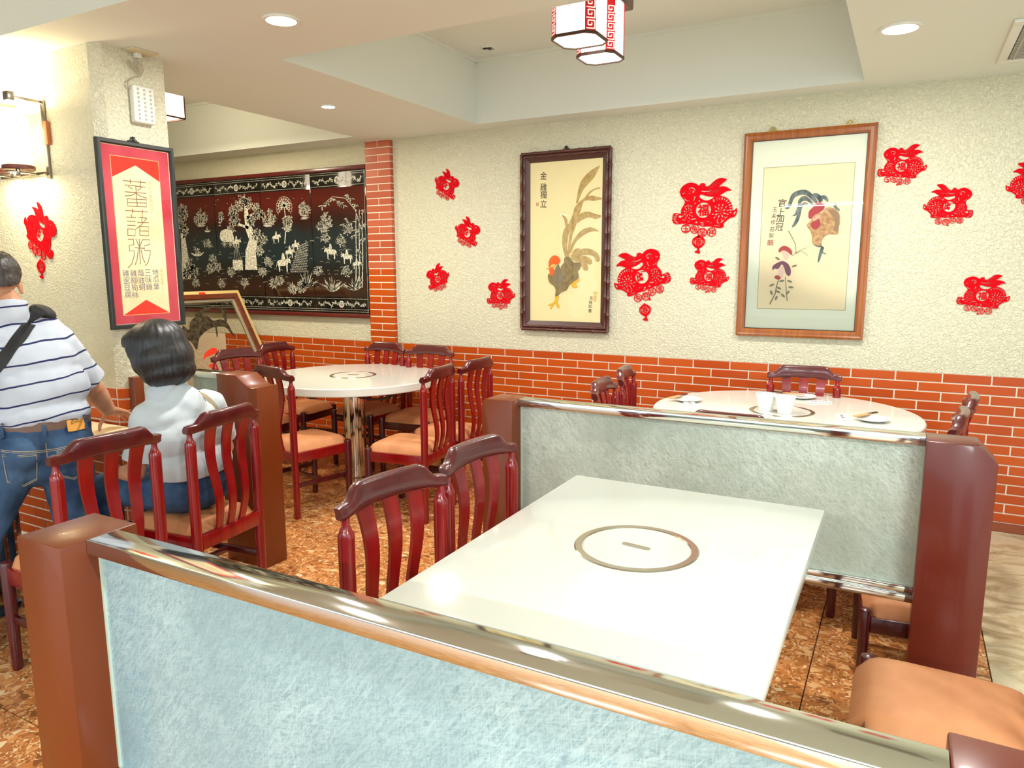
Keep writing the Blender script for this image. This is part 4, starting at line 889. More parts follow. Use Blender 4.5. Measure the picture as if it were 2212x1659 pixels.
# --- red framed menu on the wall end
t = thing('framed_menu', 'black framed red and cream sweet potato congee menu on the wall end', 'sign', (-3.30, 2.318, 1.658), ROT_SIDE)
frame_sides(t, 0.398, 0.878, [(0, 0.001), (0, 0.022), (0.004, 0.026), (0.016, 0.026), (0.021, 0.018), (0.022, 0.012)], Mat('black lacquer frame', rgb(34, 38, 36), 0.3, coat=0.3), 'frame')
CRIM = Mat('crimson cloth', rgb(190, 50, 70), 0.7); CRIM.noise_col(rgb(182, 42, 60), rgb(204, 78, 92), (6, 3, 1), 1.0, 4, .4, .75)
plate(t, 'cloth_mount', 0.36, 0.84, 0.011, CRIM)
g = G()
for a, b, c, d in ((-.176, .174, .4145, .417), (-.176, .174, -.4185, -.416), (.1715, .174, -.4185, .417)): g.box(a, b, c, d, .0108, .0118)
g.obj('inner_line', flatmat('cream line', rgb(236, 214, 176)), t, smooth=0)
x0, x1, y0, y1 = -.131, .116, -.373, .366
plate_g = G().box(x0 - .0025, x1 + .0025, y0 - .0025, y1 + .0025, .010, .0114); plate_g.obj('gold_edge', flatmat('gold edge', rgb(226, 190, 120)), t, smooth=0)
VERM = flatmat('vermilion paper', rgb(226, 42, 24)); G().box(x0, x1, y0, y1, .010, .0118).obj('red_paper', VERM, t, smooth=0)
CRM = Mat('cream parchment', rgb(232, 212, 164), 0.65); CRM.noise_col(rgb(226, 204, 154), rgb(238, 220, 178), (5, 5, 1), 1.0, 3)
g = G(); put_flat(g, [[(x0, y0), (-.0085, -.304), (x1, y0), (x1, .269), (-.0085, .334), (x0, .269)]], .0121, .0003); g.obj('parchment', CRM, t, smooth=0)
P = BT; g = G()
for st in TITLE: g.tube([(x, y, .0124) for x, y in st], .0017, 6)
g.obj('title_characters', flatmat('brown brush', rgb(120, 72, 32)), t, smooth=0)
g = G(); i = 3
for col in ('雞家豆腐', '雞腳筍絲', '蔭豉蚵', '三味雞', '地瓜葉'):
    for ch in col: put_text(g, ch, P[i][0], P[i][1], .0335, .0315, .0127, -.004); i += 1
g.obj('menu_characters', flatmat('navy print', rgb(52, 68, 108)), t, smooth=0)
g = G()
for k, ch in enumerate('清淡又養胃極品'): put_text(g, ch, .0576 + .0032 * k / 6, .2588 - (.2588 - .1317) * k / 6, .017, .017, .0127, -.008)
for k, ch in enumerate('特別推薦'): put_text(g, ch, .0875, -.1648 - .02 * k, .0165, .0165, .0127, -.008)
g.box(.0575, .0585, .0866, .121, .0124, .0127).box(.0855, .0865, -.271, -.2401, .0124, .0127)
g.obj('side_characters', flatmat('tan print', rgb(186, 150, 92)), t, smooth=0)
plate(t, 'glass_pane', 0.356, 0.836, 0.0165, PANE, 0.001); hanger(t, -0.005, 0.441, BLACKM, 1.0)

# --- leaning double-glass rooster picture
t = thing('leaning_picture', 'wide wooden frame with a see-through feather rooster leaning back behind the chairs', 'picture')
u = Vector((0, 1, 0)); v = Vector((-.4833, 0, .8755)).normalized(); n = u.cross(v)
t.matrix_world = Matrix((u, v, n)).transposed().to_4x4(); t.location = (-4.5498, 4.6, 0)
wl, hl = 0.98, 1.498; cx, cy = -wl / 2, hl / 2
def off(o): o.location = (cx, cy, 0); return o
off(frame_sides(t, wl, hl, [(0, -.02), (0, .016), (.004, .02)], Mat('dark rim', rgb(60, 30, 20), 0.35), 'outer_rim'))
off(frame_sides(t, wl - .008, hl - .008, [(0, .02), (.028, .021)], Mat('gilt cream band', rgb(206, 178, 116), 0.4), 'gilt_band'))
off(frame_sides(t, wl - .064, hl - .064, [(0, .021), (.006, .024), (.040, .018), (.046, .006)], mat_wood('frame brown', rgb(112, 52, 26), rgb(88, 38, 20), .3, .3), 'frame'))
off(frame_sides(t, wl - .156, hl - .156, [(0, .006), (.018, .004), (.026, -.012)], Mat('grey bevel', rgb(150, 140, 116), .5), 'inner_bevel'))
off(frame_sides(t, wl, hl, [(0, -.02), (.09, -.02), (.09, .0)], Mat('frame back', rgb(120, 96, 70), .7), 'back_board'))
TINT = mat_pane('tinted picture glass', (0.93, 0.92, 0.88, 1), 1.22)
G().add([(-wl + .08, .08, -.003), (-.08, .08, -.003), (-.08, hl - .08, -.003), (-wl + .08, hl - .08, -.003)], [(0, 1, 2, 3)]).obj('glass_pane', TINT, t, smooth=0)
DKF = Mat('dark quill', rgb(54, 46, 34), .8, spec=.1); DKF.noise_col(rgb(40, 33, 24), rgb(78, 68, 50), (30, 30, 1), 1.0, 3)
shapes(t, 'tail_feather', ['a'], LEAN, DKF, .0); shapes(t, 'tail_feather', ['b'], LEAN, DKF, .001)
shapes(t, 'rooster_comb', ['comb', 'wattle'], LEAN, flatmat('scarlet comb', rgb(214, 54, 28)), .001)
PALEB = Mat('pale body', rgb(186, 164, 128), .6); PALEB.noise_col(rgb(160, 138, 104), rgb(206, 186, 150), (30, 30, 1), 1.0, 4, .3, .7, 1.5); 
g = G()
for k, (x, y) in enumerate(LEAN['body']):
    for q in range(5): ribbon(g, [(x - .05 * q + .012 * sin(k + q), y - .010 * q), (x - .05 * q + .03, y - .010 * q - .022), (x - .05 * q + .062, y - .010 * q - .012)], .004, .002, -.001)
g.obj('rooster_body', PALEB, t, smooth=0)
sx, sy = LEAN['tag'][0]; G().box(sx - .032, sx + .032, sy - .022, sy - .004, .021, .0218).obj('red_sticker', flatmat('red sticker', rgb(206, 40, 36)), t, smooth=0)
for y in (-wl + .05, -wl + .16): G().bar((y, .62, -.022), (y, .02 + .62 * .234, -.55 - .0), .03, .02, (1, 0, 0)).obj('prop_leg', Mat('prop wood', rgb(96, 50, 28), .5), t)

# --- black lacquer panel with mother-of-pearl inlay
t = thing('lacquer_panel', 'wide black lacquer panel inlaid with a pearl country scene in the left bay', 'picture', (-5.19, WY, 1.725), ROT_BACK)
HM = [0.00205321, -0.000115514, -2.43387, -3.65057e-05, -0.00144593, 1.2089, 0.000145609, -4.27413e-05]
def lq(x, y):
    w = HM[6] * x + HM[7] * y + 1; return ((HM[0] * x + HM[1] * y + HM[2]) / w, (HM[3] * x + HM[4] * y + HM[5]) / w)
LACQ = Mat('painted black lacquer', rgb(20, 18, 18), .10, coat=.4)
mp = LACQ.coord(); sx_ = LACQ.n('ShaderNodeSeparateXYZ'); LACQ.l(mp, 'Vector', sx_, 'Vector')
nz = LACQ.n('ShaderNodeTexNoise', Scale=2.6, Detail=3.0); LACQ.l(mp, 'Vector', nz, 'Vector')
ma = LACQ.n('ShaderNodeMath', operation='MULTIPLY_ADD'); ma.inputs[1].default_value = .22; LACQ.l(nz, 'Fac', ma, 0); LACQ.t.links.new(sx_.outputs['Y'], ma.inputs[2])
mr = LACQ.n('ShaderNodeMapRange'); mr.inputs['From Min'].default_value = -.45; mr.inputs['From Max'].default_value = .62; LACQ.t.links.new(ma.outputs[0], mr.inputs['Value'])
rp = LACQ.ramp([(0.0, rgb(24, 20, 18)), (.16, rgb(52, 26, 16)), (.30, rgb(20, 20, 22)), (.42, rgb(24, 40, 46)), (.60, rgb(28, 40, 44)), (.70, rgb(44, 18, 16)), (.86, rgb(86, 28, 22)), (1.0, rgb(70, 22, 20))]); LACQ.t.links.new(mr.outputs[0], rp.inputs['Fac'])
LACQ.t.links.new(rp.outputs['Color'], LACQ.b.inputs['Base Color'])
LBLK = Mat('black lacquer', rgb(14, 14, 14), .10, coat=.4)
for k in range(4):
    a = -1.165 + .6 * k; G().box(a + .0015, a + .5985, -.6, .585, .004, .022).obj('lacquer_board', LBLK, t, bevel=.0015)
    G().box(a + .004, a + .596, -.462, .452, .020, .0226).obj('painted_scene', LACQ, t, smooth=0)
RWD = mat_wood('red moulding', rgb(104, 28, 22), rgb(82, 20, 18), .3, .4)
G().box(-1.185, 1.25, .582, .616, .0, .045).obj('top_moulding', RWD, t, bevel=.006); G().box(-1.185, 1.255, -.634, -.600, .0, .045).obj('bottom_moulding', RWD, t, bevel=.006)
G().box(1.235, 1.248, -.602, .586, .0, .03).box(-1.18, -1.166, -.602, .586, .0, .03).obj('side_moulding', LBLK, t, bevel=.002)
PEARL = Mat('mother of pearl', rgb(206, 206, 188), .25, coat=.3); PEARL.noise_col(rgb(150, 152, 134), rgb(238, 236, 222), (60, 60, 1), 1.0, 3)
PZ = .0229; R5 = random.Random(5)
def leaf(g, x, y, a, l, w):
    c, s_ = cos(a), sin(a); g.add([(x, y, PZ), (x + l * .5 * c - w * s_, y + l * .5 * s_ + w * c, PZ), (x + l * c, y + l * s_, PZ), (x + l * .5 * c + w * s_, y + l * .5 * s_ - w * c, PZ)], [(0, 3, 2, 1)])
def disc(g, x, y, r, n=10, sq=1.0): g.add([(x + r * cos(2 * pi * k / n), y + r * sq * sin(2 * pi * k / n), PZ) for k in range(n)], [tuple(range(n))])
def line(g, pts, w): ribbon(g, pts, w, w, PZ + .0001)
def blob(g, x, y, rx, ry, n=26, l=.02):
    for _ in range(int(n * 1.9)):
        a = R5.uniform(0, 2 * pi); q = sqrt(R5.random()); leaf(g, x + rx * q * cos(a), y + ry * q * sin(a), R5.uniform(0, 2 * pi), l * R5.uniform(.7, 1.35), l * .22)
border = G()
for yb in (.510, -.522):
    for k in range(4):
        xc = -1.165 + .6 * k + .3; disc(border, xc, yb, .030, 20)
        for s in (-1, 1):
            pts = [(xc + s * (.045 + .024 * i), yb + .014 * sin(i * 1.5)) for i in range(10)]; line(border, pts, .003)
            for x, y in pts:
                for _ in range(5): leaf(border, x, y, R5.uniform(0, 6.28), R5.uniform(.012, .026), .0045)
    for e in (.047, -.044, .064 if yb > 0 else -.062): border.box(-1.16, 1.232, yb + e - .0012, yb + e + .0012, PZ - .0006, PZ)
border.box(1.222, 1.2245, -.59, .575, PZ - .0006, PZ)
tag(border.obj('inlay_border', PEARL, t, smooth=0), kind='stuff')
hub = G()
for yb in (.510, -.522):
    for k in range(4):
        xc = -1.165 + .6 * k + .3
        for i in range(4): hub.box(xc - .018, xc + .018, yb - .016 + .009 * i, yb - .013 + .009 * i, PZ, PZ + .0004)
        hub.box(xc - .0015, xc + .0015, yb - .02, yb + .02, PZ, PZ + .0004)
hub.obj('inlay_medallion', LBLK, t, smooth=0)
tree = G()
def trunk(g, pts, w0, w1):
    q = [lq(*p) for p in pts]; ribbon(g, q, w0, w1, PZ)
trunk(tree, [(1170, 985), (1165, 860), (1185, 770), (1150, 690), (1135, 600), (1130, 480)], .16, .03); trunk(tree, [(1150, 690), (1070, 660), (1030, 600)], .03, .01); trunk(tree, [(1140, 620), (1200, 580)], .03, .01)
for x, y in ((1040, 570), (1080, 540), (1110, 490), (1150, 510), (1205, 560), (1220, 590), (1060, 640), (1025, 700), (1210, 740), (1250, 770), (1170, 640), (1040, 610)): q = lq(x, y); blob(tree, q[0], q[1], .05, .045, 34, .024)
trunk(tree, [(715, 1050), (705, 900), (690, 760), (672, 680)], .13, .03); trunk(tree, [(690, 760), (725, 720)], .02, .008)
for x, y in ((680, 560), (690, 600), (670, 640), (700, 700), (740, 960), (770, 990), (720, 1010)): q = lq(x, y); blob(tree, q[0], q[1], .06, .05, 40, .026)
for x, y in ((1120, 1075), (1370, 1060), (1545, 1085), (1520, 1110), (780, 1075), (930, 970), (860, 800), (900, 910), (1330, 1080), (1250, 1000), (1460, 1120), (1640, 990), (1690, 760), (1800, 780), (1230, 850), (1290, 930), (960, 1080), (1030, 1000), (1840, 1000), (1660, 680), (1850, 700), (880, 980)):
    q = lq(x, y); blob(tree, q[0], q[1], .045, .04, 26, .022)
    for k in range(9): leaf(tree, q[0], q[1] - .03, radians(20 + 17 * k), .075, .003)
for x, y in ((1735, 1100), (1900, 1090), (1560, 1070)):
    q = lq(x, y)
    for k in range(22): leaf(tree, q[0] + R5.uniform(-.02, .02), q[1] - .05, radians(R5.uniform(15, 165)), R5.uniform(.07, .16), .005)
q = lq(1405, 800); trunk(tree, [(1405, 800), (1412, 700), (1408, 600), (1400, 535)], .012, .009); q = lq(1400, 535)
for k in range(13):
    a = radians(-30 + 20 * k); pts = [(q[0] + d * cos(a), q[1] + d * sin(a) - .9 * d * d * 2) for d in (0, .03, .06, .085)]; ribbon(tree, pts, .012, .002, PZ)
    for p_ in pts[1:]: leaf(tree, p_[0], p_[1], a - .9, .02, .003); leaf(tree, p_[0], p_[1], a + .9, .02, .003)
for x in (1905, 1928, 1950): trunk(tree, [(x, 1110), (x + 4, 900), (x, 700), (x + 2, 560)], .010, .006)
trunk(tree, [(1945, 700), (1900, 560), (1830, 480), (1740, 470), (1680, 520)], .007, .003)
for x, y in ((1700, 500), (1740, 480), (1770, 500), (1800, 510), (1850, 450), (1870, 480), (1820, 530), (1900, 520), (1930, 600), (1880, 640), (1840, 620), (1910, 700), (1950, 760), (1890, 740), (1930, 840), (1960, 560), (1820, 660), (1940, 930), (1960, 660), (1670, 530)):
    q = lq(x, y)
    for k in range(7): leaf(tree, q[0], q[1], radians(R5.uniform(190, 350)), R5.uniform(.03, .055), .0042)
tag(tree.obj('inlay_trees', PEARL, t, smooth=0), kind='stuff')
isl = G()
for x, y, w in ((820, 655, .17), (1290, 655, .15), (1545, 600, .10), (1690, 690, .13), (1420, 690, .12), (950, 650, .06)):
    q = lq(x, y)
    for k in range(5): ribbon(isl, [(q[0] - w / 2 + R5.uniform(0, .05), q[1] - .008 * k), (q[0] + w / 2 - R5.uniform(0, .05), q[1] - .008 * k)], .006, .004, PZ)
    for k in range(int(60 * w) + 4):
        x_ = q[0] + R5.uniform(-w / 2, w / 2); h = R5.uniform(.03, .13) * (1 - abs(x_ - q[0]) / w); line(isl, [(x_, q[1]), (x_ + .004, q[1] + h)], .003); blob(isl, x_ + .004, q[1] + h, .02, .02, 10, .017)
for _ in range(170):
    x = R5.uniform(-1.1, 1.2); y = R5.uniform(-.4, .05); w = R5.uniform(.02, .05); pts = [(x + w * (i / 4 - .5), y + .010 * cos((i / 4 - .5) * 3)) for i in range(5)]; ribbon(isl, pts, .0016, .0016, PZ)
for _ in range(26):
    q = lq(R5.uniform(840, 1560), R5.uniform(480, 540)); leaf(isl, q[0], q[1], R5.uniform(-.4, .4), .014, .0025)
tag(isl.obj('inlay_islands', PEARL, t, smooth=0), kind='stuff')
ani = G()
def ox(x, y, s, d):
    q = lq(x, y); X, Y = q
    put_flat(ani, [smooth_poly([(X + d * s * a, Y + s * b) for a, b in ((-1, .1), (-.9, .45), (-.3, .6), (.4, .62), (.7, .75), (1.05, .7), (1.25, .35), (1.15, .15), (.9, .3), (.7, 0), (.66, -.75), (.5, -.75), (.45, -.1), (0, -.15), (-.5, -.1), (-.55, -.75), (-.72, -.75), (-.8, -.1))], 2)], PZ, .0003)
    line(ani, [(X + d * s * 1.0, Y + s * .75), (X + d * s * 1.25, Y + s * 1.0)], s * .08); line(ani, [(X - d * s * .95, Y + s * .4), (X - d * s * 1.15, Y - s * .3)], s * .06)
    put_flat(ani, [smooth_poly([(X + d * s * a, Y + s * b) for a, b in ((-.2, .55), (-.15, 1.1), (.0, 1.4), (.2, 1.3), (.25, 1.0), (.4, .55))], 2)], PZ + .0003, .0003)
ox(1395, 950, .075, 1); ox(1345, 765, .045, 1); ox(1730, 870, .060, -1); ox(1845, 905, .055, -1); ox(1065, 800, .050, 1); ox(1440, 870, .05, 1); ox(1480, 820, .04, 1); ox(1910, 950, .04, 1)
q = lq(1000, 765); put_flat(ani, [smooth_poly([(q[0] + a, q[1] + b) for a, b in ((-.08, -.02), (-.085, .06), (-.02, .085), (.06, .075), (.085, .02), (.08, -.03))], 3)], PZ, .0003)
for s in (-.04, .04): q2 = (q[0] + s, q[1] - .05); [line(ani, [(q2[0], q2[1]), (q2[0] + .035 * cos(k * pi / 4), q2[1] + .035 * sin(k * pi / 4))], .004) for k in range(8)]
q = lq(1075, 950); ani.box(q[0] - .065, q[0] + .065, q[1] - .05, q[1] + .045, PZ - .0005, PZ)
for k in range(4): line(ani, [(q[0] - .05 + .033 * k, q[1] + .045), (q[0] - .005, q[1] + .2)], .003)
for x, y, s in ((790, 880, .09), (862, 715, .045)):
    q = lq(x, y); put_flat(ani, [smooth_poly([(q[0] + s * a, q[1] + s * b) for a, b in ((-1, .25), (-.5, -.1), (.5, -.12), (1.1, .3), (.5, .12), (-.4, .1))], 2)], PZ, .0003); blob(ani, q[0], q[1] + s * .4, s * .3, s * .35, 12, s * .3)
wall = [(1495, 830), (1570, 790), (1565, 1015), (1440, 1015)]
A, B_, C_, D_ = [lq(*p) for p in wall]
for i in range(12):
    for k in range(9):
        fu, fv = (k + .5 * (i % 2)) / 9, i / 12
        x = (A[0] * (1 - fu) + B_[0] * fu) * (1 - fv) + (D_[0] * (1 - fu) + C_[0] * fu) * fv; y = (A[1] * (1 - fu) + B_[1] * fu) * (1 - fv) + (D_[1] * (1 - fu) + C_[1] * fu) * fv
        line(ani, [(x - .007, y - .006), (x - .004, y + .006), (x + .006, y + .006), (x + .009, y - .006)], .0028)
tag(ani.obj('inlay_figures', PEARL, t, smooth=0), kind='stuff')

# --- red paper rabbits
RB_OUT = [(290, 385), (310, 335), (350, 300), (420, 265), (490, 258), (560, 280), (620, 320), (640, 290), (680, 275), (720, 290), (735, 335), (790, 330), (850, 280), (920, 225), (1000, 212), (1060, 225), (1090, 240), (1050, 275), (1000, 315), (962, 350), (1020, 350), (1080, 360), (1130, 390), (1175, 425), (1100, 432), (1040, 465), (985, 500), (1030, 515), (1090, 540), (1140, 580), (1180, 640), (1200, 700), (1205, 760), (1250, 742), (1272, 722), (1282, 780), (1265, 840), (1230, 870), (1185, 880), (1150, 895), (1100, 940), (1062, 972), (1068, 1010), (1050, 1040), (1000, 1048), (930, 1040), (850, 1020), (770, 1012), (715, 1018), (640, 990), (560, 975), (480, 970), (400, 956), (330, 955), (270, 962), (215, 955), (180, 925), (165, 880), (175, 800), (200, 768), (250, 770), (300, 782), (318, 772), (318, 720), (340, 670), (375, 612), (380, 580), (368, 550), (330, 510), (300, 470), (295, 440), (280, 410)]
def ellp(x, y, a, b, r=0.0, n=12): return [(x + a * cos(u) * cos(r) - b * sin(u) * sin(r), y + a * cos(u) * sin(r) + b * sin(u) * cos(r)) for u in [2 * pi * k / n for k in range(n)]]
def rabbit_holes():
    H = [smooth_poly([(635, 490), (660, 468), (720, 488), (790, 508), (880, 520), (850, 548), (790, 572), (740, 574), (685, 552), (642, 520)], 2),
         smooth_poly([(656, 402), (740, 415), (850, 405), (800, 424), (720, 430), (665, 418)], 2),
         ellp(708, 735, 130, 130, 0, 40),
         ellp(1242, 800, 14, 34, .35), ellp(305, 830, 30, 22, .3)]
    for x, y, a, b, r in ((238, 796, 34, 9, -.1), (216, 832, 34, 9, .0), (210, 868, 32, 9, .15), (222, 905, 32, 9, .35), (252, 936, 26, 9, .3)): H.append(ellp(x, y, a, b, r))
    for x, y, a, b, r in ((690, 948, 34, 10, .3), (700, 985, 30, 9, .3), (596, 938, 20, 16, 0), (540, 880, 52, 10, -.1), (950, 1006, 60, 6, .12)): H.append(ellp(x, y, a, b, r))
    # face: brow, eye white, muzzle, smile, cheek tuft
    H.append(smooth_poly([(430, 380), (460, 345), (510, 342), (548, 370), (556, 410), (540, 385), (505, 358), (465, 360)], 2)); H.append(ellp(522, 415, 16, 20, .4)); H.append(ellp(470, 395, 8, 8)); H.append(ellp(455, 440, 24, 4, .25))
    H.append(smooth_poly([(330, 428), (352, 432), (372, 400), (376, 420), (356, 445), (336, 444)], 2)); H.append(smooth_poly([(362, 480), (380, 525), (425, 560), (470, 568), (420, 572), (376, 540)], 2)); H.append(smooth_poly([(545, 480), (562, 515), (540, 565), (520, 572), (540, 530)], 2))
    # ears: little lattice cuts
    for ex, ey, ca, sa in ((780, 372, .86, -.52), (780, 462, .96, -.27)):
        for i in range(8):
            for k in range(3):
                H.append(ellp(ex + 26 * i * ca + 20 * (k - 1) * -sa * .9, ey + 26 * i * sa + 20 * (k - 1) * ca, 9, 5, atan2(sa, ca) + (.7 if (i + k) % 2 else -.7), 6))
    for k in range(6): H.append(ellp(682 + 26 * cos(k * pi / 3), 315 + 24 * sin(k * pi / 3), 7, 7, 0, 6))
    # rows of wedges along the back, flowers on rump and chest
    for k in range(11):
        a = radians(-118 + 13.2 * k); x, y = 985 + 190 * cos(a), 745 + 195 * sin(a)
        if y > 575 or x > 900: H.append(ellp(x, y, 25, 9 + 4 * (k % 2), a, 8))
    for r, m, ra, rb in ((30, 5, 12, 7), (74, 8, 26, 12), (128, 12, 22, 10)):
        for k in range(m):
            a = 2 * pi * k / m + .3 * (r > 50); x, y = 1000 + r * cos(a), 780 + r * .98 * sin(a)
            if (x - 708) ** 2 + (y - 735) ** 2 > 178 ** 2 and y < 905: H.append(ellp(x, y, ra, rb, a, 9))
    for r, m, ra, rb in ((26, 5, 10, 6), (62, 8, 20, 10), (108, 11, 18, 9)):
        for k in range(m):
            a = 2 * pi * k / m + .2; x, y = 440 + r * cos(a), 755 + r * sin(a)
            if (x - 708) ** 2 + (y - 735) ** 2 > 172 ** 2 and 345 + max(0, (690 - y)) * .35 < x and 630 < y < 862: H.append(ellp(x, y, ra, rb, a, 9))
    for x, y, a, b, r in ((630, 575, 20, 10, .8), (565, 610, 22, 9, -.7), (480, 650, 16, 9, .5), (420, 650, 20, 8, -.9), (880, 580, 26, 13, 1.2), (930, 565, 14, 16, .3), (800, 930, 20, 7, 0), (850, 955, 14, 6, .3), (760, 925, 12, 6, -.4), (1100, 880, 34, 10, -.8), (1040, 935, 38, 10, -.7), (960, 945, 30, 9, .9), (370, 890, 34, 7, .2), (460, 915, 26, 6, .1), (980, 975, 20, 5, .2)): H.append(ellp(x, y, a, b, r, 9))
    return H
_holes = rabbit_holes(); RBV = {}
def rabbit_mesh(kind):
    """kind 0 faces left with the luck character, kind 1 faces right with the prosper character; unit = width 1, centred"""
    if kind in RBV: return RBV[kind]
    g = G(); S = 1 / 1117.0; sg = 1 if kind == 0 else -1
    f0 = lambda p: ((p[0] - 724) * S, -(p[1] - 700) * S); fx = lambda p: (f0(p)[0] * sg, f0(p)[1])
    def cutout(polys, z):
        vs, fs = flat([[f0(p) for p in q] for q in polys], .0016); g.add([(x * sg, y, z + w) for x, y, w in vs], fs)
    cutout([smooth_poly(RB_OUT, 2)] + _holes, 0)
    for (x, y), r in (((412, 1040), 80), ((570, 1052), 80), ((705, 1115), 80), ((865, 1112), 80)): cutout([ellp(x, y, r, r, 0, 24), ellp(x, y, r - 13, r - 13, 0, 24)], .0002)
    chars = '玉兔呈祥' if kind == 0 else '進猛飛兔'
    cc = [(412, 1040), (570, 1052), (705, 1115), (865, 1112)]
    for (x, y), ch in zip(cc, chars): q = fx((x, y)); put_text(g, ch, q[0], q[1], 112 * S, 112 * S, .0012, .014)
    q = fx((708, 735)); put_text(g, '福' if kind == 0 else '旺', q[0], q[1], 200 * S, 205 * S, .0012, .022)
    cutout([ellp(640, 1190, 22, 18, 0, 8)], 0)
    RBV[kind] = g.mesh('paper_rabbit', REDPAPER, 0); return RBV[kind]
RABBITS = [(0, -1.19, WY, 1.885, .417, 0, 'large red paper rabbit facing left with the luck character, above a paper lantern'),
           (1, -1.606, WY, 1.455, .40, 13, 'large red paper rabbit facing right, touching the bamboo frame'),
           (0, -1.141, WY, 1.455, .252, 0, 'small red paper rabbit under the large left-facing one, left of the honey frame'),
           (0, -.073, WY, 2.080, .25, 0, 'small red paper rabbit right of the honey frame, at its top corner'),
           (1, .175, WY, 1.846, .25, -8, 'small red paper rabbit facing right, at the right of the honey frame'),
           (0, .379, WY, 1.352, .25, 0, 'small red paper rabbit low at the right, just above the brick band'),
           (1, .558, WY, 1.945, .25, 0, 'small red paper rabbit cut off by the right edge of the view'),
           (1, -3.177, WY, 2.135, .235, -38, 'small red paper rabbit facing right, topmost left of the bamboo frame'),
           (1, -2.993, WY, 1.773, .235, -33, 'small red paper rabbit facing right, second from the top left of the bamboo frame'),
           (0, -3.274, WY, 1.428, .225, 27, 'small red paper rabbit facing left with ears up, nearest the brick pillar'),
           (0, -2.706, WY, 1.308, .248, 8, 'small red paper rabbit low beside the bottom of the bamboo frame'),
           (1, -3.85, 2.155, 1.685, .285, -38, 'red paper rabbit on the left wall under the sconce')]
for kind, x, y, z, w, rot, lab in RABBITS:
    o = link('paper_rabbit', rabbit_mesh(kind), None, (x, y - .0035, z), (pi / 2, radians(-rot), 0)); o.scale = (w, w, 1); tag(o, lab, 'paper cutout', 'red paper rabbits')
g = G(); S = 1.0
put_flat(g, [smooth_poly([(0, .5), (.07, .43), (.2, .36), (.36, .22), (.40, .05), (.36, -.1), (.22, -.26), (.08, -.34), (.07, -.42), (.12, -.62), (.0, -.66), (-.22, -.56), (-.2, -.5), (-.05, -.44), (-.08, -.34), (-.22, -.26), (-.36, -.1), (-.40, .05), (-.36, .22), (-.2, .36), (-.07, .43)], 3), ellp(0, .05, .25, .24, 0, 28), ellp(-.325, .05, .022, .15, 0, 10), ellp(.325, .05, .022, .15, 0, 10), ellp(-.06, -.53, .012, .07, -.4, 8), ellp(.03, -.53, .012, .07, .1, 8)], 0, .0016)
put_text(g, '春', 0, .05, .44, .44, .0012, .02)
lan = g.mesh('paper_lantern', REDPAPER, 0)
for x, y, z, w, rot, lab in ((-1.22, WY, 1.665, .092, 0, 'small red paper lantern hanging under the large left-facing paper rabbit'), (-1.568, WY, 1.213, .092, 8, 'small red paper lantern under the large right-facing paper rabbit'), (-3.872, 2.155, 1.512, .075, 0, 'small red paper lantern on the left wall below the paper rabbit')):
    o = link('paper_lantern', lan, None, (x, y - .0035, z), (pi / 2, radians(-rot), 0)); o.scale = (w * 1.15, w * 1.15, 1); tag(o, lab, 'paper cutout', 'red paper lanterns')

# ------------------------------------------------------------------ people
from mathutils.bvhtree import BVHTree
from mathutils import noise as mnoise
def V(*a): return Vector(a)
def capsule(g, p0, r0, p1, r1, n=14):
    p0, p1 = Vector(p0), Vector(p1); d = p1 - p0; L = max(d.length, 1e-5); d = d / L; pts = []; rad = []
    for k in range(1, 6): a = -pi / 2 + pi / 2 * k / 5.0; pts.append(p0 + d * r0 * sin(a)); rad.append(max(r0 * cos(a), 1e-4))
    for k in range(0, 5): a = pi / 2 * k / 5.0; pts.append(p1 + d * r1 * sin(a)); rad.append(max(r1 * cos(a), 1e-4))
    g.tube(pts, rad, n)
def chain(g, *pr):
    for a, b in zip(pr, pr[1:]): capsule(g, a[0], a[1], b[0], b[1])
def oell(g, c, r, ax, up=(0, 0, 1), nu=20, nv=13):
    """ellipsoid with its local X along ax"""
    st = len(g.v); g.ell((0, 0, 0), r, nu, nv); x = Vector(ax).normalized(); z = (Vector(up) - x * Vector(up).dot(x)).normalized(); y = z.cross(x)
    m = Matrix((x, y, z)).transposed().to_4x4(); m.translation = Vector(c); g.xf(m, st)
def skin(g, vox, it, disp=None):
    """one continuous surface round all the pieces of g"""
    me = bpy.data.meshes.new('tmp'); me.from_pydata(g.v, [], g.f)
    bm = bmesh.new(); bm.from_mesh(me); bmesh.ops.recalc_face_normals(bm, faces=bm.faces); bm.to_mesh(me); bm.free()
    ob = bpy.data.objects.new('tmp', me); COL.objects.link(ob)
    r = ob.modifiers.new('r', 'REMESH'); r.mode = 'VOXEL'; r.voxel_size = vox
    s = ob.modifiers.new('s', 'SMOOTH'); s.factor = 0.5; s.iterations = it
    dg = bpy.context.evaluated_depsgraph_get(); dg.update(); out = bpy.data.meshes.new_from_object(ob.evaluated_get(dg))
    bpy.data.objects.remove(ob); bpy.data.meshes.remove(me)
    if disp:
        for v in out.vertices: v.co = v.co + v.normal * disp(v.co)
    out.polygons.foreach_set('use_smooth', [True] * len(out.polygons)); out.update(); return out
def fig_obj(name, me, mat, parent, origin):
    for v in me.vertices: v.co -= origin
    me.name = name; me.materials.append(mat.m); me.update(); return link(name, me, parent)
def bvh_of(me): return BVHTree.FromPolygons([v.co.copy() for v in me.vertices], [tuple(p.vertices) for p in me.polygons])
def cut(me, keep):
    bm = bmesh.new(); bm.from_mesh(me); bmesh.ops.delete(bm, geom=[v for v in bm.verts if not keep(v.co)], context='VERTS'); bm.to_mesh(me); bm.free(); return me
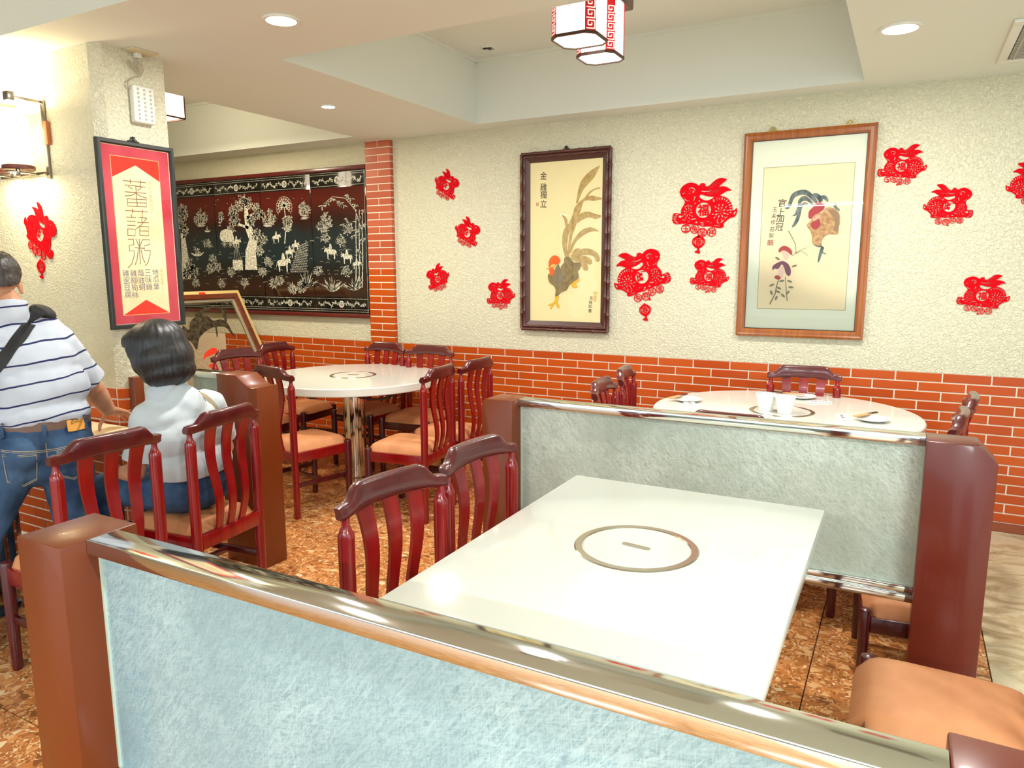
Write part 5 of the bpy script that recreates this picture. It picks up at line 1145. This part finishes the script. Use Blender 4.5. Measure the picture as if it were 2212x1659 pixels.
def trim(me, co, no, near=lambda c: True):
    """clean straight cut: removes what lies beyond the plane, among the faces that near() accepts"""
    bm = bmesh.new(); bm.from_mesh(me); fs = [f for f in bm.faces if near(f.calc_center_median())]
    gm = list({v for f in fs for v in f.verts}) + list({e for f in fs for e in f.edges}) + fs
    bmesh.ops.bisect_plane(bm, geom=gm, plane_co=co, plane_no=no, clear_outer=True, dist=1e-5)
    bmesh.ops.delete(bm, geom=[v for v in bm.verts if not v.link_faces], context='VERTS'); bm.to_mesh(me); bm.free(); return me
SKIN = Mat('skin', rgb(196, 140, 104), 0.5, spec=0.35); SKIN.b.inputs['Subsurface Weight'].default_value = 0.08; SKIN.noise_col(rgb(188, 130, 96), rgb(206, 152, 118), (12, 12, 12), 1.0, 3)
def mat_hair(name, a, b):
    m = Mat(name, a, 0.42, spec=0.45); mp = m.coord((110, 110, 9)); n = m.n('ShaderNodeTexNoise', Scale=1.0, Detail=5.0, Distortion=.25); m.l(mp, 'Vector', n, 'Vector')
    r = m.ramp([(0.3, a), (0.75, b)]); m.l(n, 'Fac', r, 'Fac'); m.t.links.new(r.outputs['Color'], m.b.inputs['Base Color']); m.bump(n, 'Fac', .3, .003); return m
HAIR = mat_hair('black hair', rgb(16, 16, 18), rgb(44, 42, 42)); HAIRG = mat_hair('greying hair', rgb(30, 26, 24), rgb(74, 66, 58))
EYEW = Mat('eye', rgb(236, 232, 224), .15); IRIS = Mat('iris', rgb(34, 22, 16), .1)
LIP = Mat('lips', rgb(168, 96, 84), .5)
def fold(amp, sc, sz=1.0, seed=0.0):
    return lambda c: amp * (mnoise.noise(Vector((c.x * sc + seed, c.y * sc, c.z * sc * sz))) + .5 * mnoise.noise(Vector((c.x * sc * 2.3, c.y * sc * 2.3 + seed, c.z * sc * 2.1 * sz))))
def denim():
    m = Mat('blue denim', rgb(38, 60, 88), .8, spec=.2); mp = m.coord(); n = m.n('ShaderNodeTexNoise', Scale=7.0, Detail=4.0); m.l(mp, 'Vector', n, 'Vector')
    r = m.ramp([(.35, rgb(36, 56, 86)), (.7, rgb(76, 104, 136))]); m.l(n, 'Fac', r, 'Fac'); m.t.links.new(r.outputs['Color'], m.b.inputs['Base Color'])
    w = m.n('ShaderNodeTexNoise', Scale=420.0); m.bump(w, 'Fac', .15, .002); return m
DENIM = denim(); SEAM = Mat('pale stitching', rgb(168, 156, 130), .8)
def head(g, c, f, s=1.0):
    """skull, jaw, nose, ears, lips as one lump; c centre, f facing"""
    f = Vector(f).normalized(); r = f.cross(V(0, 0, 1)).normalized(); u = r.cross(f)
    P = lambda a, b, d: Vector(c) + (f * a + r * b + u * d) * s
    oell(g, P(-.012, 0, .028), (.097 * s, .078 * s, .088 * s), f, u); oell(g, P(.022, 0, -.045), (.068 * s, .060 * s, .068 * s), f, u); oell(g, P(.045, 0, -.088), (.030 * s, .028 * s, .022 * s), f, u)
    capsule(g, P(.082, 0, .005), .010 * s, P(.105, 0, -.030), .015 * s); oell(g, P(.076, 0, -.062), (.014 * s, .026 * s, .010 * s), f, u); oell(g, P(.078, .032, .018), (.012 * s, .026 * s, .008 * s), f, u); oell(g, P(.078, -.032, .018), (.012 * s, .026 * s, .008 * s), f, u)
    for sd in (-1, 1): oell(g, P(-.008, .081 * sd, -.018), (.017 * s, .008 * s, .033 * s), f + r * .25 * sd, u); oell(g, P(-.002, .085 * sd, -.042), (.009 * s, .007 * s, .012 * s), f, u)
    return P
def face(parent, P, o, s=1.0):
    for sd in (-1, 1):
        e = G().ell(tuple(P(.074, .031 * sd, .004) - o), (.011 * s, .012 * s, .010 * s), 12, 8).obj('eye', EYEW, parent); G().ell(tuple(P(.081, .031 * sd, .004) - o), (.006 * s,) * 3, 10, 6).obj('iris', IRIS, e)
    G().ell(tuple(P(.084, 0, -.064) - o), (.008 * s, .020 * s, .0065 * s), 12, 8).obj('mouth', LIP, parent)
def hand(g, w, k, dirs, thumb, rad=.0085, wid=(0, 0, 0)):
    """palm from wrist w to knuckle centre k; dirs: for four fingers a list of joints relative to the knuckle; thumb: absolute joints"""
    w, k = Vector(w), Vector(k); wid = Vector(wid)
    for q in (-1.15, -.4, .4, 1.15): capsule(g, w + wid * q * .55, .0155, k + wid * q, .0125, 10)
    for q, joints in zip((-1.25, -.42, .42, 1.25), dirs):
        p = k + wid * q; rr = rad
        for j in joints: n = p + Vector(j); capsule(g, p, rr, n, rr * .92, 9); p = n; rr *= .92
    p = Vector(thumb[0]); rr = rad * 1.35
    for j in thumb[1:]: capsule(g, p, rr, Vector(j), rr * .88, 9); p = Vector(j); rr *= .88

# --- the standing man
MO = V(-3.02, 1.60, 0); F = V(-.90, .436, 0).normalized(); R = F.cross(V(0, 0, 1)); U = V(0, 0, 1)
man = thing('person', 'standing man in a white navy-striped shirt and jeans, seen from behind, pointing at the menu', 'person', MO)
B = lambda f, r, z: V(-3.02, 1.62, 0) + F * f + R * r + U * z
nk = V(-3.105, 1.585, 1.36); hc = V(-3.155, 1.575, 1.452); hf = V(-.86, .46, -.28)
sR, eR, wR, kR = V(-3.04, 1.715, 1.205), V(-3.075, 1.868, 1.0), V(-3.185, 2.000, .868), V(-3.225, 2.078, .835)
sL, eL, wL, kL = V(-3.17, 1.435, 1.215), V(-3.33, 1.38, 1.02), V(-3.47, 1.47, .82), V(-3.53, 1.53, .792)
g = G(); P = head(g, hc, hf, .98)
chain(g, (hc + V(.02, 0, -.05), .052), (nk, .056), (nk - U * .06, .065))
chain(g, (B(.03, 0, .86), .085), (B(.02, 0, 1.0), .09), (B(.06, -.02, 1.16), .10)); chain(g, (B(.06, -.08, 1.18), .06), (sL, .05)); chain(g, (B(.06, .05, 1.18), .06), (sR, .05))
chain(g, (sR, .052), (sR.lerp(eR, .5), .050), (eR, .044), (eR.lerp(wR, .35), .046), (eR.lerp(wR, .75), .037), (wR, .032)); chain(g, (sL, .050), (eL, .041), (eL.lerp(wL, .35), .042), (wL, .027))
hR, hL = B(.0, .07, .82), B(.0, -.09, .82); knR, knL = B(.01, .075, .46), B(-.03, -.24, .47); anR, anL = B(-.01, .085, .08), B(.0, -.31, .08)
for h, k_, a in ((hR, knR, anR), (hL, knL, anL)): chain(g, (h, .072), (k_, .052), (k_.lerp(a, .35), .052), (a, .038)); capsule(g, a + V(.02, 0, -.045), .036, a + F * .15 + V(0, 0, -.052), .028)
wd = V(.020, .012, .004)
hand(g, wR, kR, [[(-.020, .026, -.012), (.004, .010, -.022)], [(-.014, .030, -.014), (.010, .008, -.024), (.012, -.006, -.006)], [(-.008, .030, -.014), (.014, .006, -.022), (.012, -.010, -.004)], [(-.004, .024, -.012), (.012, .004, -.018)]], [wR + V(-.012, .002, -.012), (-3.222, 2.000, .822), (-3.228, 1.984, .795), (-3.226, 1.978, .770)], .0088, wd)
hand(g, wL, kL, [[(-.030, .030, -.008), (-.018, .020, -.010)]] * 4, [wL + V(-.01, .02, -.006), wL + V(-.035, .062, -.03), wL + V(-.05, .085, -.045)], .0085, V(-.013, -.016, 0))
body = fig_obj('body', skin(g, .0055, 3), SKIN, man, MO); face(man, P, MO, .98)
# hair
g = G(); oell(g, P(-.020, 0, .034), (.101, .088, .092), hf, P(0, 0, 1) - P(0, 0, 0)); oell(g, P(-.050, 0, -.010), (.062, .080, .070), hf, P(0, 0, 1) - P(0, 0, 0)); oell(g, P(.045, 0, .085), (.050, .066, .038), hf)
ax = (P(1, 0, 0) - P(0, 0, 0)).normalized(); upv = (P(0, 0, 1) - P(0, 0, 0)).normalized()
hm = skin(g, .006, 3, lambda c: .003 * mnoise.noise(Vector((c.x * 90, c.y * 90, c.z * 30))) + .002 * mnoise.noise(c * 160))
hm = cut(hm, lambda c: (c - hc).dot(upv) > -.002 - .045 * max(0, -(c - hc).dot(ax)) / .1 + (.075 if (c - hc).dot(ax) > .045 else 0))
fig_obj('hair', hm, HAIRG, man, MO)
# jeans
g = G()
oell(g, B(0, 0, .875), (.118, .172, .075), F); oell(g, B(-.045, .085, .80), (.092, .092, .10), F); oell(g, B(-.045, -.085, .80), (.092, .092, .10), F); oell(g, B(.01, 0, .78), (.105, .16, .10), F); oell(g, B(.0, -.01, .71), (.095, .115, .075), F)
for h, k_, a in ((hR, knR, anR), (hL, knL, anL)): chain(g, (h, .105), (h.lerp(k_, .5), .094), (k_, .075), (k_.lerp(a, .5), .072), (a + U * .01, .064))
jm = skin(g, .009, 4, fold(.0045, 16, 1.0)); jm = cut(jm, lambda c: c.z < .918); jb = bvh_of(jm); fig_obj('jeans', jm, DENIM, man, MO)
# shirt
def mat_stripes():
    m = Mat('striped shirt', rgb(232, 234, 238), .8, spec=.2); tc = m.coord(); s = m.n('ShaderNodeSeparateXYZ'); m.l(tc, 'Vector', s, 'Vector')
    dx = m.n('ShaderNodeMath', operation='MULTIPLY_ADD'); dx.inputs[1].default_value = -.12; m.l(s, 'Y', dx, 0); m.l(s, 'Z', dx, 2)
    n = m.n('ShaderNodeTexNoise', Scale=5.0, Detail=2.0); m.l(tc, 'Vector', n, 'Vector')
    ad = m.n('ShaderNodeMath', operation='MULTIPLY_ADD'); ad.inputs[1].default_value = .045; m.l(n, 'Fac', ad, 0); m.t.links.new(dx.outputs[0], ad.inputs[2])
    md = m.n('ShaderNodeMath', operation='PINGPONG'); md.inputs[1].default_value = .0365; m.t.links.new(ad.outputs[0], md.inputs[0])
    lt = m.n('ShaderNodeMath', operation='LESS_THAN'); lt.inputs[1].default_value = .0034; m.t.links.new(md.outputs[0], lt.inputs[0])
    mx = m.n('ShaderNodeMix', data_type='RGBA'); mx.inputs[6].default_value = rgb(192, 198, 208); mx.inputs[7].default_value = rgb(44, 48, 88); m.t.links.new(lt.outputs[0], mx.inputs['Factor'])
    m.t.links.new(mx.outputs[2], m.b.inputs['Base Color']); return m
SHIRT = mat_stripes()
g = G()
oell(g, B(.0, 0, .935), (.125, .178, .07), F); oell(g, B(.02, 0, 1.03), (.135, .182, .13), F); oell(g, B(.045, -.02, 1.14), (.130, .176, .12), F); oell(g, B(.065, -.03, 1.22), (.108, .150, .085), F); oell(g, B(.085, -.045, 1.285), (.080, .105, .060), F)
chain(g, (nk - U * .045, .072), (nk - U * .012, .066))
chain(g, (B(.07, .03, 1.265), .070), (sR, .076), (sR.lerp(eR, .45), .075), (sR.lerp(eR, .95), .073)); chain(g, (B(.07, -.11, 1.265), .070), (sL, .078), (sL.lerp(eL, .75), .070))
sm = skin(g, .009, 5, fold(.009, 11, .8, 3.0))
dR = (eR - sR).normalized(); dL = (eL - sL).normalized()
trim(sm, V(0, 0, .893), V(0, 0, -1)); trim(sm, nk + V(-.25, .1, 1).normalized() * .012, V(-.25, .1, 1), lambda c: c.z > 1.25); trim(sm, sR + dR * .222, dR, lambda c: (c - sR - dR * .222).length < .11); trim(sm, sL + dL * .19, dL, lambda c: (c - sL - dL * .19).length < .11)
sb = bvh_of(sm); shirt = fig_obj('shirt', sm, SHIRT, man, MO)
sol = shirt.modifiers.new('thick', 'SOLIDIFY'); sol.thickness = .003; sol.offset = 1
def onback(bv, r, z, off=.003, f=-1.0):
    o = B(f, r, z); d = F if f < 0 else -F; h = bv.ray_cast(o, d)
    return (h[0] + h[1] * off, h[1]) if h[0] else (B(0, r, z) - F * .12, -F)
def surf_ribbon(name, pts, w, mat, parent, origin, th=.003):
    L_, R_ = [], []
    for i, (p, n) in enumerate(pts):
        d = (pts[min(i + 1, len(pts) - 1)][0] - pts[max(i - 1, 0)][0]).normalized(); s = d.cross(n).normalized() * w / 2; L_.append((p, n, s))
    rows = [[p - s - o_ - origin, p + s - o_ - origin, p + s + n * th - origin, p - s + n * th - origin] for p, n, s in L_ for o_ in (Vector((0, 0, 0)),)]
    return G().grid(rows, closed=True, cap=True).obj(name, mat, parent, smooth=40)
BAGK = Mat('black webbing', rgb(40, 38, 38), .7); BELT = Mat('brown belt leather', rgb(112, 84, 70), .5); PATCH = Mat('tan leather patch', rgb(206, 140, 48), .6)
surf_ribbon('bag_strap', [onback(sb, .03 - .30 * t, 1.335 - .38 * t + .02 * (t < .05), .003) for t in [k / 24 for k in range(25)]], .046, BAGK, man, MO)
g = G(); oell(g, B(.075, .045, 1.330) - MO, (.070, .050, .030), F, (R * .5 + U)); g.obj('shoulder_pad', BAGK, man)
def ring(bv, z, tilt=0.0, off=.003, n=72):
    out = []
    for k in range(n):
        a = 2 * pi * k / n; d = F * cos(a) + R * sin(a); h = bv.ray_cast(B(0, 0, z) + d * .6, -d)
        out.append((h[0] + d * off if h[0] else B(0, 0, z) + d * .15, d))
    return out
rg = ring(jb, .897)
rows = [[p + U * -.017 - MO, p + U * .017 - MO, p + U * .017 + d * .004 - MO, p + U * -.017 + d * .004 - MO] for p, d in rg]; rows.append(rows[0])
G().grid(rows, closed=True).obj('belt', BELT, man, smooth=50)
for r in (0.0, .14, -.13): surf_ribbon('belt_loop', [onback(jb, r, .922 - .012 * k, .007) for k in range(6)], .014, DENIM, man, MO)
p = surf_ribbon('leather_patch', [onback(jb, .075 + .0145 * k, .893 - .001 * k, .0085) for k in range(5)], .066, PATCH, man, MO)
q, n_ = onback(jb, .104, .893, .0125); g = G(); vs, fs, ew, eh = glyph('EDWIN'); n_ = Vector((n_.x, n_.y, 0)).normalized(); xr = V(0, 0, 1).cross(n_); g.add([tuple(q + xr * (a * .040 / ew) + U * (b * .012 / eh) - MO) for a, b, _ in vs], fs); g.obj('patch_lettering', Mat('dark stamp', rgb(96, 60, 24), .7), p, smooth=0)
g = G()
def stitch(pts, w=.0022):
    for d in (0, .006): g.tube([onback(jb, r, z - d, .0015)[0] - MO for r, z in pts], w / 2 + .0004, 5)
stitch([(-.17 + .034 * k, .842 - .006 * (5 - abs(k - 5)) - .012) for k in range(11)]); stitch([(.002, .83 - .018 * k) for k in range(6)])
for sx in (-1, 1): stitch([(sx * .035, .795), (sx * .085, .800), (sx * .140, .808), (sx * .138, .75), (sx * .135, .70), (sx * .086, .670), (sx * .040, .69), (sx * .036, .74), (sx * .035, .795)])
g.obj('stitching', SEAM, man)
SHOE = Mat('dark shoe', rgb(44, 40, 40), .5)
for a in (anR, anL):
    g = G(); capsule(g, a + V(.02, 0, -.042), .045, a + F * .15 + V(0, 0, -.046), .038); oell(g, a + F * .07 + V(0, 0, -.06), (.13, .046, .026), F)
    sh = skin(g, .007, 3); [setattr(v, 'co', Vector((v.co.x, v.co.y, max(v.co.z, .001)))) for v in sh.vertices]; fig_obj('shoe', sh, SHOE, man, MO)

# --- the seated woman
WO = V(-2.70, 2.03, 0)
woman = thing('person', 'seated woman in a white shirt with thick black hair, seen from behind', 'person', WO)
hc = V(-2.765, 1.955, 1.150); hf = V(-.93, -.30, -.22); nk = V(-2.72, 1.972, .985)
sR, eR, wR, kR = V(-2.70, 2.165, .905), V(-2.735, 2.262, .685), V(-2.92, 2.20, .640), V(-2.985, 2.165, .632)
sL, eL, wL, kL = V(-2.745, 1.882, .885), V(-2.775, 1.838, .665), V(-2.93, 1.86, .635), V(-2.995, 1.885, .628)
g = G(); P = head(g, hc, hf, .98)
chain(g, (hc + V(.02, .01, -.05), .047), (nk, .050), (nk - U * .05, .06)); chain(g, (V(-2.69, 2.035, .58), .09), (V(-2.665, 2.03, .72), .09), (V(-2.69, 2.01, .86), .10)); chain(g, (V(-2.71, 2.0, .9), .06), (sL, .045)); chain(g, (V(-2.71, 2.05, .9), .06), (sR, .045))
for s_, e_, w_ in ((sR, eR, wR), (sL, eL, wL)): chain(g, (s_, .045), (e_, .038), (e_.lerp(w_, .35), .038), (w_, .024))
legs = []
for hp, kn, an in ((V(-2.71, 2.11, .555), V(-3.10, 2.115, .535), V(-3.06, 2.11, .08)), (V(-2.71, 1.955, .555), V(-3.10, 1.90, .535), V(-3.06, 1.90, .08))):
    legs.append((hp, kn, an)); chain(g, (hp, .08), (kn, .055), (kn.lerp(an, .3), .052), (an, .036)); capsule(g, an + V(.02, 0, -.045), .032, an + V(-.13, 0, -.05), .026)
hand(g, wR, kR, [[(-.030, -.014, .0), (-.022, -.012, -.008)]] * 4, [wR + V(-.01, -.016, .006), wR + V(-.04, -.045, .004), wR + V(-.055, -.06, 0)], .0078, V(-.006, .016, 0))
hand(g, wL, kL, [[(-.030, .012, .0), (-.022, .010, -.008)]] * 4, [wL + V(-.01, .016, .006), wL + V(-.04, .045, .004), wL + V(-.055, .06, 0)], .0078, V(.006, .016, 0))
fig_obj('body', skin(g, .006, 3), SKIN, woman, WO); face(woman, P, WO, .98)
g = G(); upv = (P(0, 0, 1) - P(0, 0, 0)).normalized()
oell(g, P(-.028, 0, .036), (.126, .124, .108), hf, upv); oell(g, P(-.042, 0, -.025), (.122, .134, .100), hf, upv); oell(g, P(-.052, 0, -.085), (.104, .122, .068), hf, upv); oell(g, P(.045, 0, .070), (.060, .090, .052), hf, upv)
def strands(c):
    q = c - hc; a = atan2(q.y, q.x - .02); w = mnoise.noise(Vector((a * 1.5, q.z * 5, 2.0)))
    return .0025 * mnoise.noise(Vector((a * 9, q.z * 4, 7.0))) + .005 * mnoise.noise(Vector((a * 1.6, q.z * 3, 0))) + (.004 * mnoise.noise(Vector((a * 14, q.z * 6, 0))) if q.z < -.05 else 0)
hm = skin(g, .0055, 34, strands); ax = (P(1, 0, 0) - P(0, 0, 0)).normalized()
hm = cut(hm, lambda c: (c - hc).dot(ax) < .052 or (c - hc).dot(upv) > .050); fig_obj('hair', hm, HAIR, woman, WO)
g = G(); oell(g, V(-2.685, 2.035, .560), (.132, .182, .100), (-1, 0, 0)); oell(g, V(-2.67, 2.035, .60), (.125, .168, .075), (-1, 0, 0))
for hp, kn, an in legs: chain(g, (hp, .088), (hp.lerp(kn, .5), .080), (kn, .066), (kn.lerp(an, .5), .060), (an, .052))
jm = skin(g, .009, 4, fold(.004, 18)); [setattr(v, 'co', Vector((v.co.x, v.co.y, max(v.co.z, .466)))) for v in jm.vertices if v.co.x > -2.88]
fig_obj('jeans', jm, DENIM, woman, WO)
WSH = Mat('white cotton', rgb(188, 195, 198), .8, spec=.2)
g = G(); oell(g, V(-2.675, 2.035, .585), (.130, .178, .075), (-1, 0, 0)); oell(g, V(-2.66, 2.03, .68), (.125, .172, .11), (-1, 0, 0)); oell(g, V(-2.675, 2.015, .80), (.125, .178, .11), (-1, 0, 0)); oell(g, V(-2.695, 2.005, .885), (.105, .165, .075), (-1, 0, 0)); chain(g, (V(-2.69, 2.015, .920), .098), (nk - U * .01, .078), (nk + U * .02, .066))
chain(g, (V(-2.71, 2.07, .92), .062), (sR, .066), (sR.lerp(eR, .75), .068)); chain(g, (V(-2.72, 1.94, .91), .062), (sL, .062), (sL.lerp(eL, .72), .064))
def wfold(c): return .008 * mnoise.noise(Vector((c.x * 8, c.y * 13 + c.z * 11, c.z * 7))) + .009 * (.4 - abs(mnoise.noise(Vector((c.y * 11 - c.z * 12, c.x * 7, 4.0 + c.z * 5)))) * 1.6)
sm = skin(g, .008, 4, wfold); dR = (eR - sR).normalized(); dL = (eL - sL).normalized()
trim(sm, V(0, 0, .517), V(0, 0.06, -1)); trim(sm, nk + V(-.25, -.1, 1).normalized() * .045, V(-.25, -.1, 1), lambda c: c.z > .94); trim(sm, sR + dR * .185, dR, lambda c: (c - sR - dR * .185).length < .10 and c.y > 2.17); trim(sm, sL + dL * .175, dL, lambda c: (c - sL - dL * .175).length < .10 and c.y < 1.93)
sbw = bvh_of(sm); ws = fig_obj('shirt', sm, WSH, woman, WO); sol = ws.modifiers.new('thick', 'SOLIDIFY'); sol.thickness = .003; sol.offset = 1
pts = []
for k in range(18):
    t = k / 17; o = V(-2.2, 2.085 + .085 * t, 1.0 - .16 * t) if t > .15 else V(-2.70 + .08 * t / .15, 2.085 + .01 * t, 1.4); d = V(-1, 0, 0) if t > .15 else V(0, 0, -1); h = sbw.ray_cast(o, d)
    if h[0]: pts.append((h[0] + h[1] * .003, h[1]))
surf_ribbon('bag_strap', pts, .020, Mat('khaki strap', rgb(150, 132, 104), .7), woman, WO)
for hp, kn, an in legs:
    g = G(); capsule(g, an + V(.02, 0, -.042), .042, an + V(-.14, 0, -.046), .034); sh = skin(g, .007, 3); [setattr(v, 'co', Vector((v.co.x, v.co.y, max(v.co.z, .001)))) for v in sh.vertices]; fig_obj('shoe', sh, SHOE, woman, WO)
